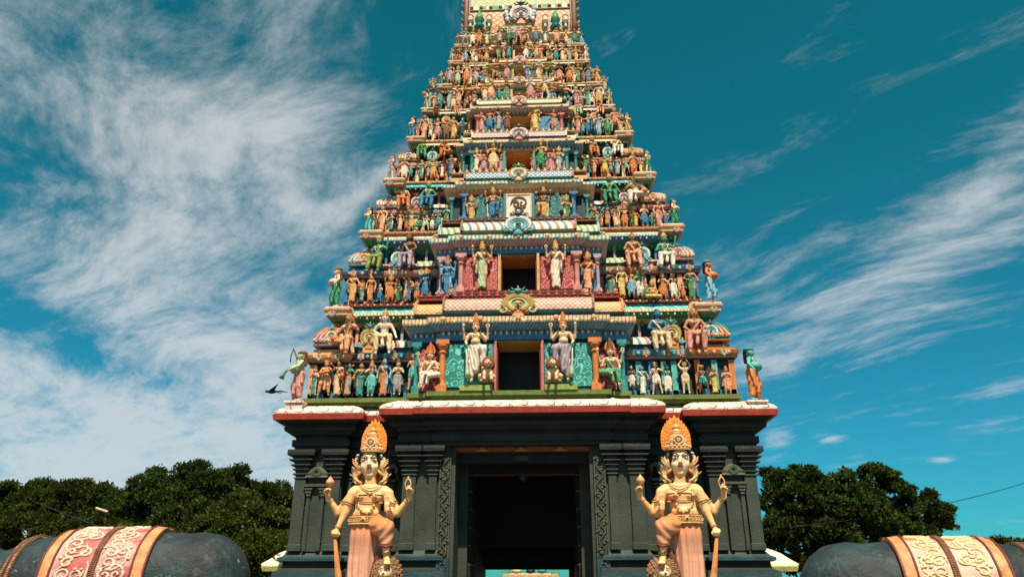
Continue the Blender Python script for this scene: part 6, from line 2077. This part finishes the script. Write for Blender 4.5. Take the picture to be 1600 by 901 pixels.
tag(root, 'small cream shrine roof seen far off through the dark doorway', 'shrine')


def cable(p0, p1, sag, r, label, m_='black'):
    mb = MB()
    pts = [(p0.lerp(p1, k / 24) - Vector((0, 0, sag * 4 * (k / 24) * (1 - k / 24)))) for k in range(25)]
    mb.tube(pts, r, m_, 5)
    tag(mb.build('power_cable'), label, 'cable')


cable(at(-140, 690, 30), at(190, 835, 12), .3, .035, 'thin dark cable slanting down behind the trees at far left')
cable(at(1690, 722, 22), at(1240, 822, 9), .5, .018, 'thin dark cable rising to the right behind the right tree')
cable(at(150, 793, 8.5), at(168, 799, 8.5), .0, .05, 'short pale stretch of cable against the dark left trees', 'cream')

mb = MB()
c = at(425, 611.5, 2.0)
mb.ball(tuple(c), .085, 'black', 8, sx=2.0, sz=.9)
mb.ball((c.x - .19, c.y, c.z + .01), .055, 'black', 7)
mb.tube([(c.x - .22, c.y, c.z + .01), (c.x - .31, c.y, c.z - .01)], .016, 'brown', 5, .3)
mb.add([(c.x + .14, c.y, c.z - .0), (c.x + .34, c.y - .07, c.z - .05), (c.x + .34, c.y + .07, c.z - .06), (c.x + .14, c.y, c.z - .03)], [(0, 1, 2), (3, 2, 1), (0, 3, 1), (0, 2, 3)], 'black')
for s, up in ((-1, .16), (1, .13)):
    v = [(c.x - .10, c.y + s * .05, c.z + .04), (c.x + .10, c.y + s * .05, c.z + .04), (c.x + .20 + .08 * (s < 0), c.y + s * .36, c.z + up), (c.x + .40, c.y + s * .55, c.z + up * .9)]
    w = [(a, b, d - .015) for a, b, d in v]
    mb.add(v + w, [(0, 1, 2), (1, 3, 2), (0, 2, 3), (4, 6, 5), (5, 6, 7), (4, 7, 6), (0, 4, 5, 1), (1, 5, 7, 3), (0, 3, 7, 4)], 'black')
tag(mb.build('bird'), 'small dark bird flying left of the gateway corner', 'bird')

# ------------------------------------------------------------------ trees


def leafmat(name, rgb, var=.3):
    m = bpy.data.materials.new(name); m.use_nodes = True
    t = NT(m.node_tree)
    geo = t.n('ShaderNodeNewGeometry').outputs['Position']
    a = t.noise(geo, 1.2, 3, .6)
    c = t.mix(t.ramp(a, .3, .7), tuple(v * (1 - var) for v in rgb), tuple(v * (1 + var) for v in rgb))
    d = t.n('ShaderNodeBsdfPrincipled', {'Base Color': c, 'Roughness': .8, 'Specular IOR Level': .08})
    tr = t.n('ShaderNodeBsdfTranslucent', {'Color': t.mix(1.0, c, (1.3, 1.5, .5), 'MULTIPLY')})
    mx = t.n('ShaderNodeMixShader', {0: .22, 1: d.outputs[0], 2: tr.outputs[0]})
    t.n('ShaderNodeOutputMaterial', {0: mx.outputs[0]})
    MATS[name] = m


leafmat('leaf_dark', (.020, .040, .009)); leafmat('leaf_mid', (.042, .066, .013)); leafmat('leaf_bright', (.085, .105, .020)); leafmat('leaf_rust', (.095, .060, .014))
paint('bark', (.06, .045, .03), rough=.9, bump=.6)


def tree(name, base, clumps, leaf, n_leaf, label, mix=(.5, .35, .12, .03), seed=1, tuft=.35, knobs=26, ksz=1.0, group='leafy trees behind the gateway'):
    """clumps: (x, y, z, r) world spheres of foliage; trunk with limbs reaching into them"""
    r = np.random.RandomState(seed)
    bx_, by_ = base
    root = empty(name, (bx_, by_, 0))
    tk = MB()
    zt_ = np.mean([c[2] for c in clumps]) * .55
    fork = Vector((0, 0, zt_))
    tk.tube([(0, 0, -.2), (.1, 0, zt_ * .5), fork], .42, 'bark', 9, taper=[1.3, .9, .75])
    for cx_, cy_, cz_, cr_ in clumps:
        e = Vector((cx_ - bx_, cy_ - by_, cz_))
        mid = fork.lerp(e, .5) + Vector((0, 0, -.1 * (e - fork).length))
        tk.tube([fork - Vector((0, 0, .3)), mid, e, e + Vector((r.uniform(-1, 1), r.uniform(-1, 1), .5)) * cr_ * .6], .17, 'bark', 6, taper=[1, .7, .4, .15])
    tk.build('trunk', root)
    W_ = np.array([c[3] ** 2 for c in clumps]); W_ = W_ / W_.sum()
    nt = n_leaf // 14
    pick = r.choice(len(clumps), nt, p=W_)
    C = np.array(clumps)[pick]
    d = r.normal(size=(nt, 3)); d /= np.linalg.norm(d, axis=1)[:, None]
    d[:, 2] = np.where(d[:, 2] < -.35, -d[:, 2], d[:, 2])
    # each crown mass is built of many small knobs; the tufts sit on the knobs
    nk = int(knobs)
    kd = r.normal(size=(len(clumps), nk, 3)); kd /= np.linalg.norm(kd, axis=2)[..., None]
    kd[..., 2] = np.where(kd[..., 2] < -.3, -kd[..., 2], kd[..., 2])
    kr = r.uniform(.20, .42, (len(clumps), nk)) * ksz
    ko = r.uniform(.62, 1.0, (len(clumps), nk))
    ki = r.randint(0, nk, nt)
    c0, r0 = C[:, :3], C[:, 3]
    kc = c0 + kd[pick, ki] * (ko[pick, ki] * r0)[:, None] * np.array([1, 1, .85])
    d = d + kd[pick, ki] * .5; d /= np.linalg.norm(d, axis=1)[:, None]
    T = kc + d * (kr[pick, ki] * r0 * np.where(r.rand(nt) < .25, r.uniform(.4, .9, nt), 1))[:, None]
    # leaves of each tuft
    tt = np.repeat(np.arange(nt), 14)
    N = len(tt)
    ts = tuft * r.uniform(.6, 1.3, nt)[tt]
    o = r.normal(size=(N, 3)); o /= np.linalg.norm(o, axis=1)[:, None]
    o += d[tt] * .8 + np.array([0, 0, .25]); o /= np.linalg.norm(o, axis=1)[:, None]
    P = T[tt] + o * (ts * r.uniform(.15, 1, N))[:, None]
    ax = o + r.normal(size=(N, 3)) * .35; ax /= np.linalg.norm(ax, axis=1)[:, None]
    sd = np.cross(ax, r.normal(size=(N, 3))); sd /= np.linalg.norm(sd, axis=1)[:, None]
    L = leaf * r.uniform(.7, 1.35, N)[:, None]
    w = L * .24
    nn = np.cross(ax, sd)
    V = np.stack([P - ax * L * .5, P + sd * w + nn * w * .3, P + ax * L * .5, P - sd * w + nn * w * .3], 1).reshape(-1, 3) - np.array([bx_, by_, 0])
    Q = np.arange(4 * N).reshape(-1, 4)
    tm = r.choice(4, nt, p=np.array(mix) / sum(mix))[tt]
    tm = np.where(r.rand(N) < .25, r.choice(4, N, p=np.array(mix) / sum(mix)), tm)
    link('crown', np_mesh('crown', V, Q, ['leaf_dark', 'leaf_mid', 'leaf_bright', 'leaf_rust'], False, tm), root)
    return tag(root, label, 'tree', group)


def cl(px, py, Y, rpx):
    p = at(px, py, Y)
    k = (p.y - CAM_LOC[1]) / FPX
    return (p.x, p.y, p.z, rpx * k)


def tree_px(name, base_px, Y, cls, leaf, n, label, mix, seed, tuft, **kw):
    tree(name, (at(base_px, 880, Y).x, Y), [cl(a, b, Y + dy, c) for a, b, dy, c in cls], leaf, n, label, mix, seed, tuft, **kw)


tree_px('leafy_tree', 285, 18, [(310, 776, 0, 45), (255, 789, 1, 45), (360, 782, .5, 42), (215, 814, 1.5, 45), (300, 829, -1, 50), (400, 794, 2, 40), (435, 814, 2.5, 38), (350, 854, 0, 45), (245, 864, 0, 45), (300, 899, 0, 45), (380, 894, 1, 45), (430, 874, 2, 40), (230, 904, 1, 40)],
        .18, 190000, 'broad dark round-topped tree behind the left elephant statue', (.52, .33, .08, .05), 3, .32)
tree_px('leafy_tree', 60, 19, [(20, 804, 0, 42), (75, 799, .5, 40), (125, 799, 0, 40), (170, 804, 1, 36), (40, 844, -1, 42), (110, 849, -1, 45), (-40, 814, 0, 50), (170, 854, -.5, 40), (-20, 864, 0, 45)],
        .18, 160000, 'dark tree with rusty leaf tips at the far left edge', (.46, .30, .10, .14), 4, .32)
tree_px('leafy_tree', 390, 11, [(375, 819, 0, 36), (415, 839, .5, 34), (340, 844, -.5, 32), (425, 874, 0, 34), (380, 874, -.5, 40), (310, 864, 0, 28), (400, 904, 0, 35), (435, 904, .5, 30), (355, 904, 0, 30), (190, 852, 1, 24), (160, 864, 1, 22)],
        .18, 130000, 'lighter green low tree close to the left side of the stone base', (.16, .42, .40, .02), 5, .30)
tree_px('leafy_tree', 1320, 13, [(1222, 765, 0, 26), (1212, 800, 0, 30), (1262, 757, 0, 27), (1290, 765, .5, 24), (1330, 765, 0, 26), (1372, 757, -.5, 28), (1400, 778, 0, 26), (1420, 805, .5, 28), (1455, 797, 0, 18),
                                 (1470, 812, 0, 16), (1470, 830, .5, 20), (1250, 800, -1, 38), (1300, 805, -1, 40), (1350, 805, -1, 40), (1390, 825, -1, 38), (1230, 845, -1, 40), (1290, 850, -1, 45), (1350, 855, 0, 40), (1420, 845, 0, 34), (1235, 885, 0, 40), (1215, 860, .5, 34), (1300, 885, 0, 40), (1370, 880, 0, 40), (1450, 850, 0, 24), (1321, 743, 0, 9), (1362, 738, -.5, 11), (1200, 742, 0, 10), (1455, 779, 0, 10), (1478, 800, 0, 10)],
        .20, 110000, 'dense tree with rounded knobbly leaf clusters right of the stone base', (.50, .38, .09, .03), 6, .20, ksz=.8)
tree_px('leafy_tree', 1575, 30, [(1566, 853, 0, 8), (1590, 862, 0, 12), (1545, 866, 0, 10)], .3, 5000, 'small distant tree top behind the right elephant statue', (.5, .4, .1, 0), 8, .4)
